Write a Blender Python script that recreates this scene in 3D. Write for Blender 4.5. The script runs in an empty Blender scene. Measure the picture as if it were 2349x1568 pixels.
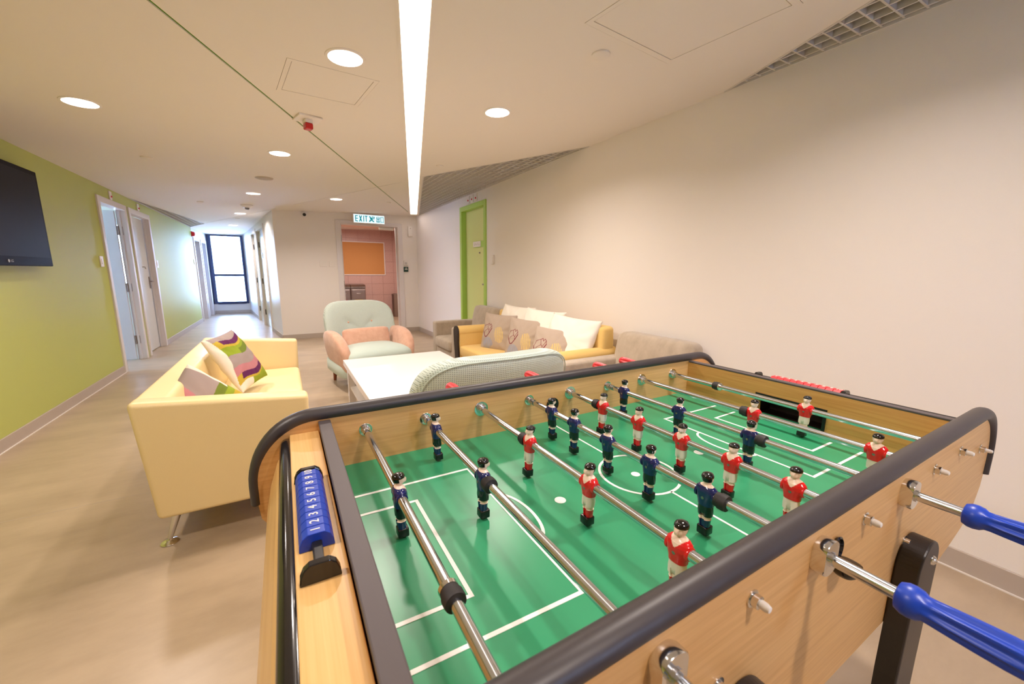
import bpy, bmesh, math, random
from mathutils import Vector, Matrix, noise
from mathutils.geometry import delaunay_2d_cdt
random.seed(7)
PI = math.pi
S = bpy.context.scene
COL = S.collection

# ------------------------------------------------------------------ camera
YAW, PITCH, ROLL, FPX = 0.52257, 0.176218, 0.008259, 901.16
CAMH = 1.25
fw = Vector((math.sin(YAW)*math.cos(PITCH), math.cos(YAW)*math.cos(PITCH), -math.sin(PITCH)))
rt = Vector((math.cos(YAW), -math.sin(YAW), 0)); up = rt.cross(fw)
r2 = rt*math.cos(ROLL)+up*math.sin(ROLL); u2 = -rt*math.sin(ROLL)+up*math.cos(ROLL)
cam_d = bpy.data.cameras.new('camera'); cam = bpy.data.objects.new('camera', cam_d); COL.objects.link(cam)
cam.matrix_world = Matrix(((r2.x, u2.x, -fw.x, 0), (r2.y, u2.y, -fw.y, 0), (r2.z, u2.z, -fw.z, CAMH), (0, 0, 0, 1)))
cam_d.sensor_width = 36; cam_d.lens = FPX/2349*36; cam_d.clip_start = 0.02; cam_d.clip_end = 200
cam_d.dof.use_dof = True; cam_d.dof.focus_distance = 1.05; cam_d.dof.aperture_fstop = 7.0
S.camera = cam
# ------------------------------------------------------------------ world, exposure
W = bpy.data.worlds.new('World'); S.world = W; W.use_nodes = True
bg = W.node_tree.nodes['Background']; bg.inputs[0].default_value = (0.40, 0.60, 1.0, 1); bg.inputs[1].default_value = 40.0
S.view_settings.view_transform = 'Standard'; S.view_settings.look = 'None'
S.view_settings.gamma = 1; S.view_settings.use_curve_mapping = False
S.view_settings.exposure = 0.11
LAMP = (1.0, 0.87, 0.785)      # warm white tubes and downlights
DOWN_W, LINE_E = 14.5, 3.6

# ------------------------------------------------------------------ helpers
def lin(c):
    f = lambda v: v/12.92 if v <= .04045 else ((v+.055)/1.055)**2.4
    return tuple(f(v/255) for v in c)+(1,)
def C(r, g, b): return lin((r, g, b))
MATS = {}
def mat(name, col, rough=.5, metal=0, spec=.5, emit=None, es=0, coat=0, noise_amt=0, nscale=(4, 4, 4), col2=None, bump=0, bscale=(200, 200, 200), trans=0, detail=4, sheen=0, attr=None, alpha=1):
    if name in MATS: return MATS[name]
    m = bpy.data.materials.new(name); m.use_nodes = True; MATS[name] = m
    nt = m.node_tree; b = nt.nodes['Principled BSDF']
    b.inputs['Base Color'].default_value = col; b.inputs['Roughness'].default_value = rough
    b.inputs['Metallic'].default_value = metal; b.inputs['Specular IOR Level'].default_value = spec
    b.inputs['Coat Weight'].default_value = coat; b.inputs['Coat Roughness'].default_value = .08
    b.inputs['Transmission Weight'].default_value = trans; b.inputs['Sheen Weight'].default_value = sheen
    b.inputs['Alpha'].default_value = alpha
    if emit: b.inputs['Emission Color'].default_value = emit; b.inputs['Emission Strength'].default_value = es
    if attr:
        a = nt.nodes.new('ShaderNodeVertexColor'); a.layer_name = attr
        nt.links.new(a.outputs[0], b.inputs['Base Color'])
    if col2 is not None or bump:
        tc = nt.nodes.new('ShaderNodeTexCoord')
    if col2 is not None:
        mp = nt.nodes.new('ShaderNodeMapping'); mp.inputs['Scale'].default_value = nscale
        n = nt.nodes.new('ShaderNodeTexNoise'); n.inputs['Scale'].default_value = 1; n.inputs['Detail'].default_value = detail; n.inputs['Roughness'].default_value = .6
        r = nt.nodes.new('ShaderNodeValToRGB'); r.color_ramp.elements[0].position = .5-noise_amt; r.color_ramp.elements[1].position = .5+noise_amt
        r.color_ramp.elements[0].color = col; r.color_ramp.elements[1].color = col2
        nt.links.new(tc.outputs['Object'], mp.inputs[0]); nt.links.new(mp.outputs[0], n.inputs['Vector'])
        nt.links.new(n.outputs[0], r.inputs[0]); nt.links.new(r.outputs[0], b.inputs['Base Color'])
    if bump:
        mp2 = nt.nodes.new('ShaderNodeMapping'); mp2.inputs['Scale'].default_value = bscale
        n2 = nt.nodes.new('ShaderNodeTexNoise'); n2.inputs['Scale'].default_value = 1; n2.inputs['Detail'].default_value = 2
        bp = nt.nodes.new('ShaderNodeBump'); bp.inputs['Strength'].default_value = bump; bp.inputs['Distance'].default_value = .002
        nt.links.new(tc.outputs['Object'], mp2.inputs[0]); nt.links.new(mp2.outputs[0], n2.inputs['Vector'])
        nt.links.new(n2.outputs[0], bp.inputs['Height']); nt.links.new(bp.outputs[0], b.inputs['Normal'])
    return m
def waffle(name, col, col2, cell=.008, amt=.5):
    """woven waffle cloth: a fine grid of small raised cells"""
    m = mat(name, col, .9, sheen=.3, spec=.2); nt = m.node_tree; b = nt.nodes['Principled BSDF']
    tc = nt.nodes.new('ShaderNodeTexCoord'); wv = []
    for d in ('X', 'Z'):
        w = nt.nodes.new('ShaderNodeTexWave'); w.bands_direction = d; w.inputs['Scale'].default_value = PI*2/20/cell*1.0; w.inputs['Distortion'].default_value = 0
        nt.links.new(tc.outputs['Object'], w.inputs[0]); wv.append(w)
    mx = nt.nodes.new('ShaderNodeMath'); mx.operation = 'MAXIMUM'
    nt.links.new(wv[0].outputs[1], mx.inputs[0]); nt.links.new(wv[1].outputs[1], mx.inputs[1])
    r = nt.nodes.new('ShaderNodeValToRGB'); r.color_ramp.elements[0].color = col2; r.color_ramp.elements[1].color = col
    r.color_ramp.elements[0].position = .3; r.color_ramp.elements[1].position = .9
    nt.links.new(mx.outputs[0], r.inputs[0]); nt.links.new(r.outputs[0], b.inputs['Base Color'])
    bp = nt.nodes.new('ShaderNodeBump'); bp.inputs['Strength'].default_value = amt; bp.inputs['Distance'].default_value = .002
    nt.links.new(mx.outputs[0], bp.inputs['Height']); nt.links.new(bp.outputs[0], b.inputs['Normal'])
    return m

def BM(): return bmesh.new()
def box(bm, x0, x1, y0, y1, z0, z1, bev=0, mi=0, seg=2, M=None):
    r = bmesh.ops.create_cube(bm, size=1)
    vs = r['verts']
    for v in vs:
        v.co = Vector((x0+(v.co.x+.5)*(x1-x0), y0+(v.co.y+.5)*(y1-y0), z0+(v.co.z+.5)*(z1-z0)))
    fs = set(f for v in vs for f in v.link_faces)
    if bev:
        es = list(set(e for v in vs for e in v.link_edges))
        n0 = set(bm.faces)-fs
        bmesh.ops.bevel(bm, geom=es, offset=bev, segments=seg, profile=.5, affect='EDGES')
        fs = set(bm.faces)-n0
    for f in fs: f.material_index = mi
    if M is not None:
        for v in set(v for f in fs for v in f.verts): v.co = M @ v.co
    return fs
def lathe(bm, prof, origin=(0, 0, 0), axis='Z', seg=20, mi=0, flute=None, caps=True, M=None):
    """prof: list of (r, t) ; revolved around axis through origin"""
    o = Vector(origin); rings = []
    for i, (r, t) in enumerate(prof):
        ring = []
        for k in range(seg):
            a = 2*PI*k/seg; rr = r
            if flute: rr = flute(r, t, a, i)
            c, s = math.cos(a)*rr, math.sin(a)*rr
            p = {'Z': Vector((c, s, t)), 'Y': Vector((c, t, s)), 'X': Vector((t, c, s))}[axis]
            p = o+p
            if M is not None: p = M @ p
            ring.append(bm.verts.new(p))
        rings.append(ring)
    for a, b in zip(rings, rings[1:]):
        for k in range(seg):
            f = bm.faces.new((a[k], a[(k+1) % seg], b[(k+1) % seg], b[k])); f.material_index = mi; f.smooth = True
    if caps:
        for ring in (rings[0], rings[-1]):
            try: f = bm.faces.new(ring); f.material_index = mi
            except ValueError: pass
    return rings
def cyl(bm, p0, p1, r0, r1=None, seg=16, mi=0):
    tube(bm, [p0, p1], [r0, r1 if r1 is not None else r0], seg, mi)
def tube(bm, path, r, seg=12, mi=0, sy=1.0):
    path = [Vector(p) for p in path]; n = len(path)
    rs = r if isinstance(r, (list, tuple)) else [r]*n
    t0 = (path[1]-path[0]).normalized()
    up_ = Vector((0, 0, 1)) if abs(t0.z) < .9 else Vector((0, 1, 0))
    nx = up_.cross(t0).normalized(); rings = []
    sys_ = sy if isinstance(sy, (list, tuple)) else [sy]*n
    for i, p in enumerate(path):
        t = (path[min(i+1, n-1)]-path[max(i-1, 0)]).normalized()
        nx = (nx-t*nx.dot(t)).normalized(); ny = t.cross(nx)
        rings.append([bm.verts.new(p+(nx*math.cos(2*PI*k/seg)+ny*math.sin(2*PI*k/seg)*sys_[i])*rs[i]) for k in range(seg)])
    for a, b in zip(rings, rings[1:]):
        for k in range(seg):
            f = bm.faces.new((a[k], a[(k+1) % seg], b[(k+1) % seg], b[k])); f.smooth = True; f.material_index = mi
    for ring in (rings[0], rings[-1]):
        f = bm.faces.new(ring); f.material_index = mi
def sell(bm, c, rx, ry, rz, e1=.4, e2=.4, axis='Z', seg=40, ring=20, warp=None, mi=0):
    """superellipsoid: axis = thickness direction, e2 outline roundness, e1 profile roundness"""
    sp = lambda v, e: math.copysign(abs(v)**e, v)
    rows = []
    for i in range(ring+1):
        ph = -PI/2+PI*i/ring; row = []
        for k in range(seg):
            th = 2*PI*k/seg
            a = sp(math.cos(ph), e1)*sp(math.cos(th), e2); b = sp(math.cos(ph), e1)*sp(math.sin(th), e2); d = sp(math.sin(ph), e1)
            if axis == 'Z': p = Vector((rx*a, ry*b, rz*d))
            elif axis == 'Y': p = Vector((rx*a, -ry*d, rz*b))
            else: p = Vector((rx*d, ry*a, rz*b))
            if warp: p = warp(p)
            row.append(p+Vector(c))
            if i in (0, ring): break
        rows.append([bm.verts.new(q) for q in row])
    fs = []
    for i in range(ring):
        a, b = rows[i], rows[i+1]
        for k in range(seg):
            k2 = (k+1) % seg
            if len(a) == 1: q = (a[0], b[k2], b[k])
            elif len(b) == 1: q = (a[k], a[k2], b[0])
            else: q = (a[k], a[k2], b[k2], b[k])
            f = bm.faces.new(q); f.smooth = True; f.material_index = mi; fs.append(f)
    return fs
def plate(bm, outer, holes, fn, fn2, mi=0):
    """flat slab with holes; fn maps 2D to the visible face, fn2 to the hidden face"""
    vs, faces = [], []
    for poly in [outer]+holes:
        if sum(a[0]*b[1]-b[0]*a[1] for a, b in zip(poly, list(poly[1:])+[poly[0]])) < 0: poly = list(poly)[::-1]
        faces.append(list(range(len(vs), len(vs)+len(poly)))); vs += [Vector(p) for p in poly]
    ov, oe, of, _, _, off = delaunay_2d_cdt(vs, [], faces, 1, 1e-5)
    keep = [f for f, o in zip(of, off) if 0 in o and len(o) == 1]
    A = [bm.verts.new(fn(*v)) for v in ov]; B = [bm.verts.new(fn2(*v)) for v in ov]
    cnt = {}
    for f in keep:
        q = bm.faces.new([A[i] for i in f]); q.material_index = mi
        q = bm.faces.new([B[i] for i in reversed(f)]); q.material_index = mi
        for i in range(len(f)):
            e = (f[i], f[(i+1) % len(f)]); cnt.setdefault(tuple(sorted(e)), []).append(e)
    for k, l in cnt.items():
        if len(l) == 1:
            a, b = l[0]; q = bm.faces.new((A[b], A[a], B[a], B[b])); q.material_index = mi
    for v in [v for v in bm.verts if not v.link_faces]: bm.verts.remove(v)
def prism(bm, poly, fn, d0, d1, mi=0):
    """poly in 2D, fn(a,b,d) -> 3D"""
    A = [bm.verts.new(fn(a, b, d0)) for a, b in poly]; B = [bm.verts.new(fn(a, b, d1)) for a, b in poly]
    n = len(poly)
    for f in ([A[i] for i in range(n)], [B[i] for i in reversed(range(n))]):
        bm.faces.new(f).material_index = mi
    for i in range(n):
        bm.faces.new((A[i], B[i], B[(i+1) % n], A[(i+1) % n])).material_index = mi

def wm(o):
    m = o.matrix_basis.copy()
    if o.parent: m = wm(o.parent) @ o.matrix_parent_inverse @ m
    return m
def link(o, parent, world):
    COL.objects.link(o)
    if parent is not None:
        o.parent = parent
        if world: o.matrix_parent_inverse = wm(parent).inverted()
def obj(name, bm, m, parent=None, world=False, smooth=False, bevel=0):
    me = bpy.data.meshes.new(name); bmesh.ops.recalc_face_normals(bm, faces=bm.faces); bm.to_mesh(me); bm.free()
    for k in (m if isinstance(m, (list, tuple)) else [m]): me.materials.append(k)
    if smooth:
        for p in me.polygons: p.use_smooth = True
    if any(p.use_smooth for p in me.polygons): me.set_sharp_from_angle(angle=math.radians(42))
    o = bpy.data.objects.new(name, me); link(o, parent, world)
    if bevel:
        b = o.modifiers.new('bevel', 'BEVEL'); b.width = bevel; b.segments = 2; b.limit_method = 'ANGLE'
    return o
def share(name, me, parent, loc=(0, 0, 0), rot=(0, 0, 0)):
    o = bpy.data.objects.new(name, me); COL.objects.link(o); o.parent = parent
    o.location = loc; o.rotation_euler = rot
    return o
def tag(o, label, cat, group=None):
    o['label'] = label; o['category'] = cat
    if group: o['group'] = group
    return o
def thing(name, label, cat, loc=(0, 0, 0), rz=0, group=None):
    o = bpy.data.objects.new(name, None); COL.objects.link(o); o.empty_display_size = .1
    o.location = loc; o.rotation_euler = (0, 0, rz)
    return tag(o, label, cat, group)
def struct(name, bm, m, label=None, **k):
    o = obj(name, bm, m, **k); o['kind'] = 'structure'
    if label: o['label'] = label
    return o
def dup(o, parent=None):
    c = o.copy(); COL.objects.link(c); c.parent = parent
    for ch in list(o.children): dup(ch, c)
    return c
def text_mesh(txt, size, depth=.0004, align='CENTER'):
    cu = bpy.data.curves.new('lettering', 'FONT'); cu.body = txt; cu.size = size; cu.extrude = depth
    cu.align_x = align; cu.align_y = 'CENTER'
    ob = bpy.data.objects.new('lettering', cu); COL.objects.link(ob)
    me = bpy.data.meshes.new_from_object(ob.evaluated_get(bpy.context.evaluated_depsgraph_get()))
    bpy.data.objects.remove(ob); bpy.data.curves.remove(cu)
    return me
def text(name, txt, size, m, parent, loc, rot, world=False):
    me = text_mesh(txt, size); me.materials.clear(); me.materials.append(m)
    o = bpy.data.objects.new(name, me); o.location = loc; o.rotation_euler = rot; link(o, parent, world)
    return o

# ------------------------------------------------------------------ materials
M_ceil = mat('white ceiling paint', C(236, 229, 221), .85, spec=.2)
M_wall = mat('cream wall vinyl', C(240, 233, 227), .55, spec=.3, bump=.15, bscale=(300, 300, 300))
M_wallw = mat('white corridor vinyl', C(232, 230, 230), .4, spec=.35)
M_green = mat('lime wall paint', C(190, 196, 108), .55, spec=.3, bump=.15, bscale=(300, 300, 300))
M_pale = mat('white door frame paint', C(226, 220, 220), .45, spec=.4)
M_leaf = mat('white door leaf', C(222, 224, 230), .2, spec=.5)
M_floor = mat('beige marbled sheet floor', C(160, 140, 116), .32, spec=.45, noise_amt=.22, nscale=(1.6, 3.6, 1), col2=C(190, 169, 143), detail=8)
M_base = mat('taupe skirting', C(186, 172, 160), .5)
M_gfr = mat('lime door frame paint', C(174, 210, 96), .4)
M_glf = mat('pale lime door leaf', C(216, 220, 142), .45)
M_void = mat('dark plenum', C(48, 47, 46), .9)
M_grid = mat('white grille metal', C(214, 208, 202), .5)
M_gap = mat('dark joint', C(60, 66, 42), .9)
M_ggap = mat('green joint', C(92, 138, 30), .7)
M_light = mat('lit diffuser', C(255, 255, 255), .5, emit=(1, .96, .9, 1), es=6)
M_line = mat('lit tube cover', C(255, 255, 255), .5, emit=(*LAMP, 1), es=LINE_E)
M_wht = mat('white plastic', C(238, 232, 226), .4)
M_red = mat('red plastic', C(205, 30, 40), .3)
M_blk = mat('black plastic', C(22, 20, 22), .35)
M_navy = mat('navy window frame', C(34, 48, 84), .4)
M_chrome = mat('chrome', C(225, 225, 228), .12, metal=1)
M_steel = mat('polished steel rod', C(214, 221, 234), .16, metal=1)
M_dsteel = mat('dull stainless', C(158, 148, 144), .36, metal=1)
M_wood = mat('beech laminate', C(210, 158, 98), .38, spec=.4, noise_amt=.2, nscale=(5, 60, 170), col2=C(226, 178, 116), detail=3)
M_woode = mat('orange beech laminate', C(206, 148, 82), .4, spec=.35, noise_amt=.2, nscale=(60, 5, 170), col2=C(222, 168, 100), detail=3)
M_woodl = mat('pale beech ledge', C(214, 168, 104), .32, spec=.45, noise_amt=.2, nscale=(170, 4, 60), col2=C(228, 186, 124), detail=3)
M_rub = mat('dark rubber rail', C(58, 52, 54), .42, spec=.5)
M_gloss = mat('gloss black edging', C(26, 24, 26), .12, spec=.6)
M_strip = mat('charcoal strip', C(82, 74, 76), .5)
M_field = mat('green pitch print', C(50, 146, 103), .3, spec=.5)
M_mark = mat('white pitch marking', C(236, 238, 236), .4)
M_blue = mat('blue handle plastic', C(22, 62, 176), .35)
M_redh = mat('red handle plastic', C(226, 52, 60), .35)
M_leath = mat('yellow leather', C(240, 216, 162), .4, spec=.45, bump=.2, bscale=(350, 350, 350))
M_yfab = mat('mustard fabric', C(240, 204, 128), .85, noise_amt=.3, nscale=(500, 500, 500), col2=C(230, 190, 112), sheen=.2, spec=.2)
M_beige = mat('beige velour', C(170, 154, 134), .85, noise_amt=.25, nscale=(14, 14, 9), col2=C(196, 180, 160), sheen=.4, spec=.2)
M_mint = waffle('mint waffle fabric', C(208, 220, 212), C(160, 174, 166))
M_mintp = mat('mint plain fabric', C(198, 214, 206), .9, sheen=.3, spec=.2, bump=.3, bscale=(700, 700, 700))
M_peach = mat('peach suede', C(208, 158, 134), .85, noise_amt=.3, nscale=(18, 18, 18), col2=C(230, 188, 164), sheen=.4, spec=.2)
M_twhite = mat('white lacquer', C(240, 234, 230), .3)
M_legw = mat('reddish wood leg', C(140, 72, 40), .45)
M_dark = mat('dark brown trim', C(44, 34, 30), .5)
M_cream = mat('cream cushion cotton', C(244, 236, 224), .9, bump=.4, bscale=(40, 40, 40), spec=.2)
M_print = mat('printed cushion cotton', C(240, 230, 214), .9, attr='print', spec=.2, bump=.3, bscale=(60, 60, 60))
M_cork = mat('orange pin board', C(194, 136, 80), .9, noise_amt=.3, nscale=(200, 200, 200), col2=C(206, 150, 92))
M_tile = mat('pink mosaic tile', C(208, 172, 164), .4, noise_amt=.1, nscale=(60, 60, 60), col2=C(192, 156, 148))
M_grout = mat('tile joint', C(178, 134, 124), .8)
M_scr = mat('television glass', C(40, 38, 42), .4, spec=.03)
M_tvb = mat('television bezel', C(30, 28, 31), .4, spec=.02)
M_glass = bpy.data.materials.new('window glass'); M_glass.use_nodes = True
_nt = M_glass.node_tree; _nt.nodes.clear()
_o = _nt.nodes.new('ShaderNodeOutputMaterial'); _mx = _nt.nodes.new('ShaderNodeMixShader'); _tr = _nt.nodes.new('ShaderNodeBsdfTransparent'); _gl = _nt.nodes.new('ShaderNodeBsdfGlossy'); _fr = _nt.nodes.new('ShaderNodeFresnel')
_gl.inputs['Roughness'].default_value = .02; _fr.inputs[0].default_value = 1.45; _tr.inputs[0].default_value = (.97, .98, 1, 1)
_nt.links.new(_fr.outputs[0], _mx.inputs[0]); _nt.links.new(_tr.outputs[0], _mx.inputs[1]); _nt.links.new(_gl.outputs[0], _mx.inputs[2]); _nt.links.new(_mx.outputs[0], _o.inputs[0])

# ------------------------------------------------------------------ room shell
XL, XR, YB, YF, YW = -1.777, 2.43, 8.17, -2.0, 13.95
def cz(x): return 2.268+.031*x
def rect(a0, a1, b0, b1): return [(a0, b0), (a1, b0), (a1, b1), (a0, b1)]
bm = BM(); box(bm, -4.3, 3.5, -2.2, 14.2, -.1, 0); struct('floor', bm, M_floor, 'beige marbled sheet floor')
bm = BM(); box(bm, XL, -.35, 2.7985, 2.8015, -.001, .0006); struct('trim_4', bm, M_base, 'thin joint between floor sheets')
bm = BM(); box(bm, -4.3, 3.5, -2.2, 14.2, 2.8, 2.9); struct('ceiling_void', bm, M_void, 'dark space above the grilles')

# ceiling with its slots and openings
LD = Vector((1.745, 6.09)).normalized(); LP = Vector((LD.y, -LD.x)); LC = Vector((1.245, 4.19))
def along(y): return LC+LD*((y-LC.y)/LD.y)
def strip(a, b, w):
    a, b = Vector(a), Vector(b); d = (b-a).normalized(); n = Vector((d.y, -d.x))*w/2
    return [tuple(a-n), tuple(a+n), tuple(b+n), tuple(b-n)]
la, lb = along(.1), along(7.88)
slot = strip(la, lb, .13)
g_far = [(2.43, 2.88), (1.475, 4.62), (2.40, 7.86), (2.43, 7.96)]
g_near = [(2.43, 1.64), (1.62, -.6), (2.43, -.6)]
g_left = [(-1.777, 7.5), (-1.37, 10.92), (-1.777, 11.86)]
gl_a, gl_b = Vector((-1.3, .11)), Vector((2.12, 7.6))
green_line = strip(gl_a, gl_b, .014)
gap2a = strip((1.335, 5.02), (.22, 7.42), .009); gap2b = strip((-.02, 7.95), (-1.36, 10.86), .009)
h1 = [(.10, 2.40), (.55, 2.45), (.50, 2.88), (.05, 2.83)]
h2 = [(1.21, 1.50), (1.83, 1.57), (1.91, .98), (1.29, .91)]
DL = [(-.98, 3.55), (.35, 2.27), (.06, 4.26), (1.34, 2.55), (-.26, 6.53), (.77, 6.58), (-.58, 8.83), (-.89, 11.11), (1.34, .6), (-.9, .6), (.6, -.7)]  # last three are out of view, added to light the room
circ = lambda c, r, n=24: [(c[0]+r*math.cos(2*PI*k/n), c[1]+r*math.sin(2*PI*k/n)) for k in range(n)]
bm = BM()
plate(bm, rect(XL-.02, XR+.02, YF, YW), [slot, g_far, g_near, g_left, green_line, gap2a, gap2b, h1, h2]+[circ(c, .078) for c in DL],
      lambda x, y: (x, y, cz(x)), lambda x, y: (x, y, cz(x)+.05))
struct('ceiling', bm, M_ceil, 'white plaster ceiling with slots')
for i, (pl, mm) in enumerate(((green_line, M_ggap), (gap2a, M_gap), (gap2b, M_gap))):
    bm = BM(); prism(bm, pl, lambda a, b, d: (a, b, cz(a)+d), .006 if i == 0 else .02, .045)
    struct('trim_%d' % (i+1), bm, mm, ['green shadow joint running across the ceiling', 'thin dark joint in the ceiling', 'thin dark joint in the ceiling'][i])

# walls
def wall_x(x, th, y0, y1, holes, name, m, z1=2.8, label=None):
    bm = BM(); plate(bm, rect(y0, y1, 0, z1), holes, lambda a, b: (x, a, b), lambda a, b: (x+th, a, b)); return struct(name, bm, m, label)
def wall_y(y, th, x0, x1, holes, name, m, z1=2.8, label=None):
    bm = BM(); plate(bm, rect(x0, x1, 0, z1), holes, lambda a, b: (a, y, b), lambda a, b: (a, y+th, b)); return struct(name, bm, m, label)
wall_x(XL, -.08, YF, 11.9, [rect(6.46, 7.31, -.01, 2.02), rect(7.53, 8.39, -.01, 2.02)], 'wall_left', M_green, label='lime green wall with two door openings')
wall_x(XL, -.15, 11.9, YW, [rect(12.05, 12.75, -.01, 1.95), rect(13.0, 13.65, -.01, 1.95)], 'wall_left_far', M_wallw)
wall_x(XR, .15, YF, YB, [rect(4.985, 5.775, -.01, 2.15)], 'wall_right', M_wall, label='long cream wall')
wall_y(YB, .15, -.085, XR+.15, [rect(.985, 2.055, -.01, 2.115)], 'wall_back', M_wall, label='cream wall around the exit doorway')
wall_y(YF, -.15, XL-.15, XR+.15, [rect(1.25, 1.55, 1.25, 1.85)], 'wall_front', M_wall)
bm = BM(); box(bm, 1.25, 1.55, YF-.08, YF-.07, 1.25, 1.85); struct('added_window', bm, M_glass, 'unseen window added behind the camera for cool daylight')  # unseen pane and opening, added to let cool daylight onto the walls
wall_y(YW, .15, -2.0, -.7, [rect(-1.745, -.945, .29, 2.2)], 'wall_corridor_end', M_wallw)
ca, cb = Vector((-.085, YB)), Vector((-.905, YW)); cd = (cb-ca).normalized(); cn = Vector((-cd.y, cd.x))  # cn points into the corridor
CL = (cb-ca).length
def corr(s, d, z): q = ca+cd*s+cn*d; return (q.x, q.y, z)
def s_of(y): return (y-YB)/cd.y
bm = BM(); plate(bm, rect(0, CL, 0, 2.8), [rect(s_of(9.5), s_of(10.65), -.01, 2.1), rect(s_of(10.85), s_of(11.75), -.01, 2.1)], lambda a, b: corr(a, 0, b), lambda a, b: corr(a, -.12, b))
struct('wall_corridor_right', bm, M_wallw, 'white glossy corridor wall')

def base_x(x, dx, y0, y1, name):
    bm = BM(); box(bm, min(x, x+dx), max(x, x+dx), y0, y1, 0, .09, .003); o = struct(name, bm, M_base)
base_x(XL, .012, YF, 6.40, 'baseboard_left'); base_x(XL, .012, 8.45, 11.98, 'baseboard_left')
base_x(XR, -.012, YF, 4.93, 'baseboard_right'); base_x(XR, -.012, 5.83, YB, 'baseboard_right')
for x0, x1 in ((-.085, .90), (2.14, XR-.012)):
    bm = BM(); box(bm, x0, x1, YB-.012, YB, 0, .09, .003); struct('baseboard_back', bm, M_base)
bm = BM(); prism(bm, rect(0, s_of(9.44), 0, .09), lambda a, b, d: corr(a, d, b), 0, .012); struct('baseboard_corridor', bm, M_base)
bm = BM(); prism(bm, rect(s_of(11.8), CL, 0, .09), lambda a, b, d: corr(a, d, b), 0, .012); struct('baseboard_corridor', bm, M_base)
bm = BM(); box(bm, -1.765, -.92, YW-.012, YW, 0, .09, .003); struct('baseboard_corridor', bm, M_base)

M_caulk = mat('pale sealant', C(228, 220, 212), .5)
bm = BM(); box(bm, XL+.012, XL+.02, YF, 6.40, 0, .005); struct('trim_5', bm, M_caulk, 'pale sealant line along the skirting')
bm = BM(); box(bm, XR-.02, XR-.012, YF, 4.93, 0, .005); struct('trim_6', bm, M_caulk, 'pale sealant line along the skirting')
# window at the end of the corridor
w = thing('window_1', 'tall navy framed window at the corridor end', 'window', (-1.345, YW, .29)); w['kind'] = 'structure'; del w['category']
def fr(name, x0, x1, z0, z1): bm = BM(); box(bm, x0, x1, YW-.02, YW+.06, z0, z1, .006); obj(name, bm, M_navy, w, True)
fr('jamb', -1.775, -1.675, .28, 2.21); fr('jamb', -1.0, -.93, .28, 2.21); fr('sill', -1.675, -1.0, .27, .345); fr('transom', -1.675, -1.0, 1.06, 1.13); fr('head', -1.675, -1.0, 2.17, 2.21)
for z0, z1 in ((.345, 1.06), (1.13, 2.17)):
    bm = BM(); box(bm, -1.675, -1.0, YW+.015, YW+.023, z0, z1); obj('pane', bm, M_glass, w, True)

# side room behind the left doors, with unseen window openings added for blue daylight
bm = BM(); plate(bm, rect(5.2, 9.7, 0, 2.8), [rect(6.7, 7.6, 1.1, 1.9)], lambda a, b: (-4.0, a, b), lambda a, b: (-4.15, a, b)); struct('wall_side_room', bm, M_wallw)
bm = BM(); box(bm, -4.0, XL-.08, 5.2, 5.3, 0, 2.8); struct('wall_side_room', bm, M_wallw)
bm = BM(); plate(bm, rect(-4.0, XL-.08, 0, 2.8), [rect(-3.3, -2.35, .9, 2.0)], lambda a, b: (a, 9.6, b), lambda a, b: (a, 9.7, b)); struct('wall_side_room', bm, M_wallw)
bm = BM(); box(bm, -4.0, XL-.08, 5.2, 9.7, 2.3, 2.35); struct('ceiling_side_room', bm, M_ceil)
bm = BM(); box(bm, XL-.3, XL-.15, 11.85, 14.0, 0, 2.8); struct('wall_left_far', bm, M_wallw)

# ------------------------------------------------------------------ doors
def frame_x(x, sgn, y0, y1, ztop, name, m, face=.06, depth=.15, proud=.018, label=None):
    """frame round an opening in a wall at x; sgn = room side (+1 room is at larger x)"""
    t = thing(name, label, 'door', (x, (y0+y1)/2, 0)); t['kind'] = 'structure'; del t['category']
    xa, xb = sorted((x+sgn*proud, x-sgn*depth))
    for a, b, za, zb in ((y0-face, y0+.012, 0, ztop+face), (y1-.012, y1+face, 0, ztop+face)):
        bm = BM(); box(bm, xa, xb, a, b, za, zb, .004); o = obj('jamb', bm, m, t, True)
        bm = BM(); s = .03
        ya, yb2 = (y0+.012, y0+.03) if a < y0 else (y1-.03, y1-.012)
        box(bm, *sorted((x-sgn*(depth-.02), x-sgn*(depth-.045))), ya, yb2, 0, ztop-.012, .003); obj('stop', bm, m, o, True)
    bm = BM(); box(bm, xa, xb, y0+.012, y1-.012, ztop-.012, ztop+face, .004); obj('head', bm, m, t, True)
    return t
d1 = frame_x(XL, 1, 6.46, 7.31, 2.02, 'door_1', M_pale, depth=.08, label='white door standing wide open beside the television wall')
L = Matrix.Translation((XL-.085, 7.299, 0)) @ Matrix.Rotation(math.radians(178), 4, 'Z')
bm = BM(); box(bm, 0, .8, 0, .04, .01, 2.0, .003, M=L); leaf = obj('leaf', bm, M_leaf, d1, True)
for z in (.28, 1.0, 1.75):
    bm = BM(); cyl(bm, (XL-.074, 7.280, z-.06), (XL-.074, 7.280, z+.06), .011); box(bm, XL-.074, XL-.03, 7.287, 7.300, z-.055, z+.055); obj('hinge', bm, M_dsteel, d1, True)
d2 = frame_x(XL, 1, 7.53, 8.39, 2.02, 'door_2', M_pale, depth=.08, label='white closed door with a lever handle along the green wall')
L = Matrix.Translation((XL-.085, 7.55, 0)) @ Matrix.Rotation(math.radians(90), 4, 'Z')
bm = BM(); box(bm, 0, .82, -.02, .02, .01, 2.0, .003, M=L); leaf = obj('leaf', bm, M_leaf, d2, True)
bm = BM(); box(bm, .72, .76, -.03, -.02, .95, 1.13, .003, M=L); obj('lock_plate', bm, M_dsteel, leaf, True)
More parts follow.
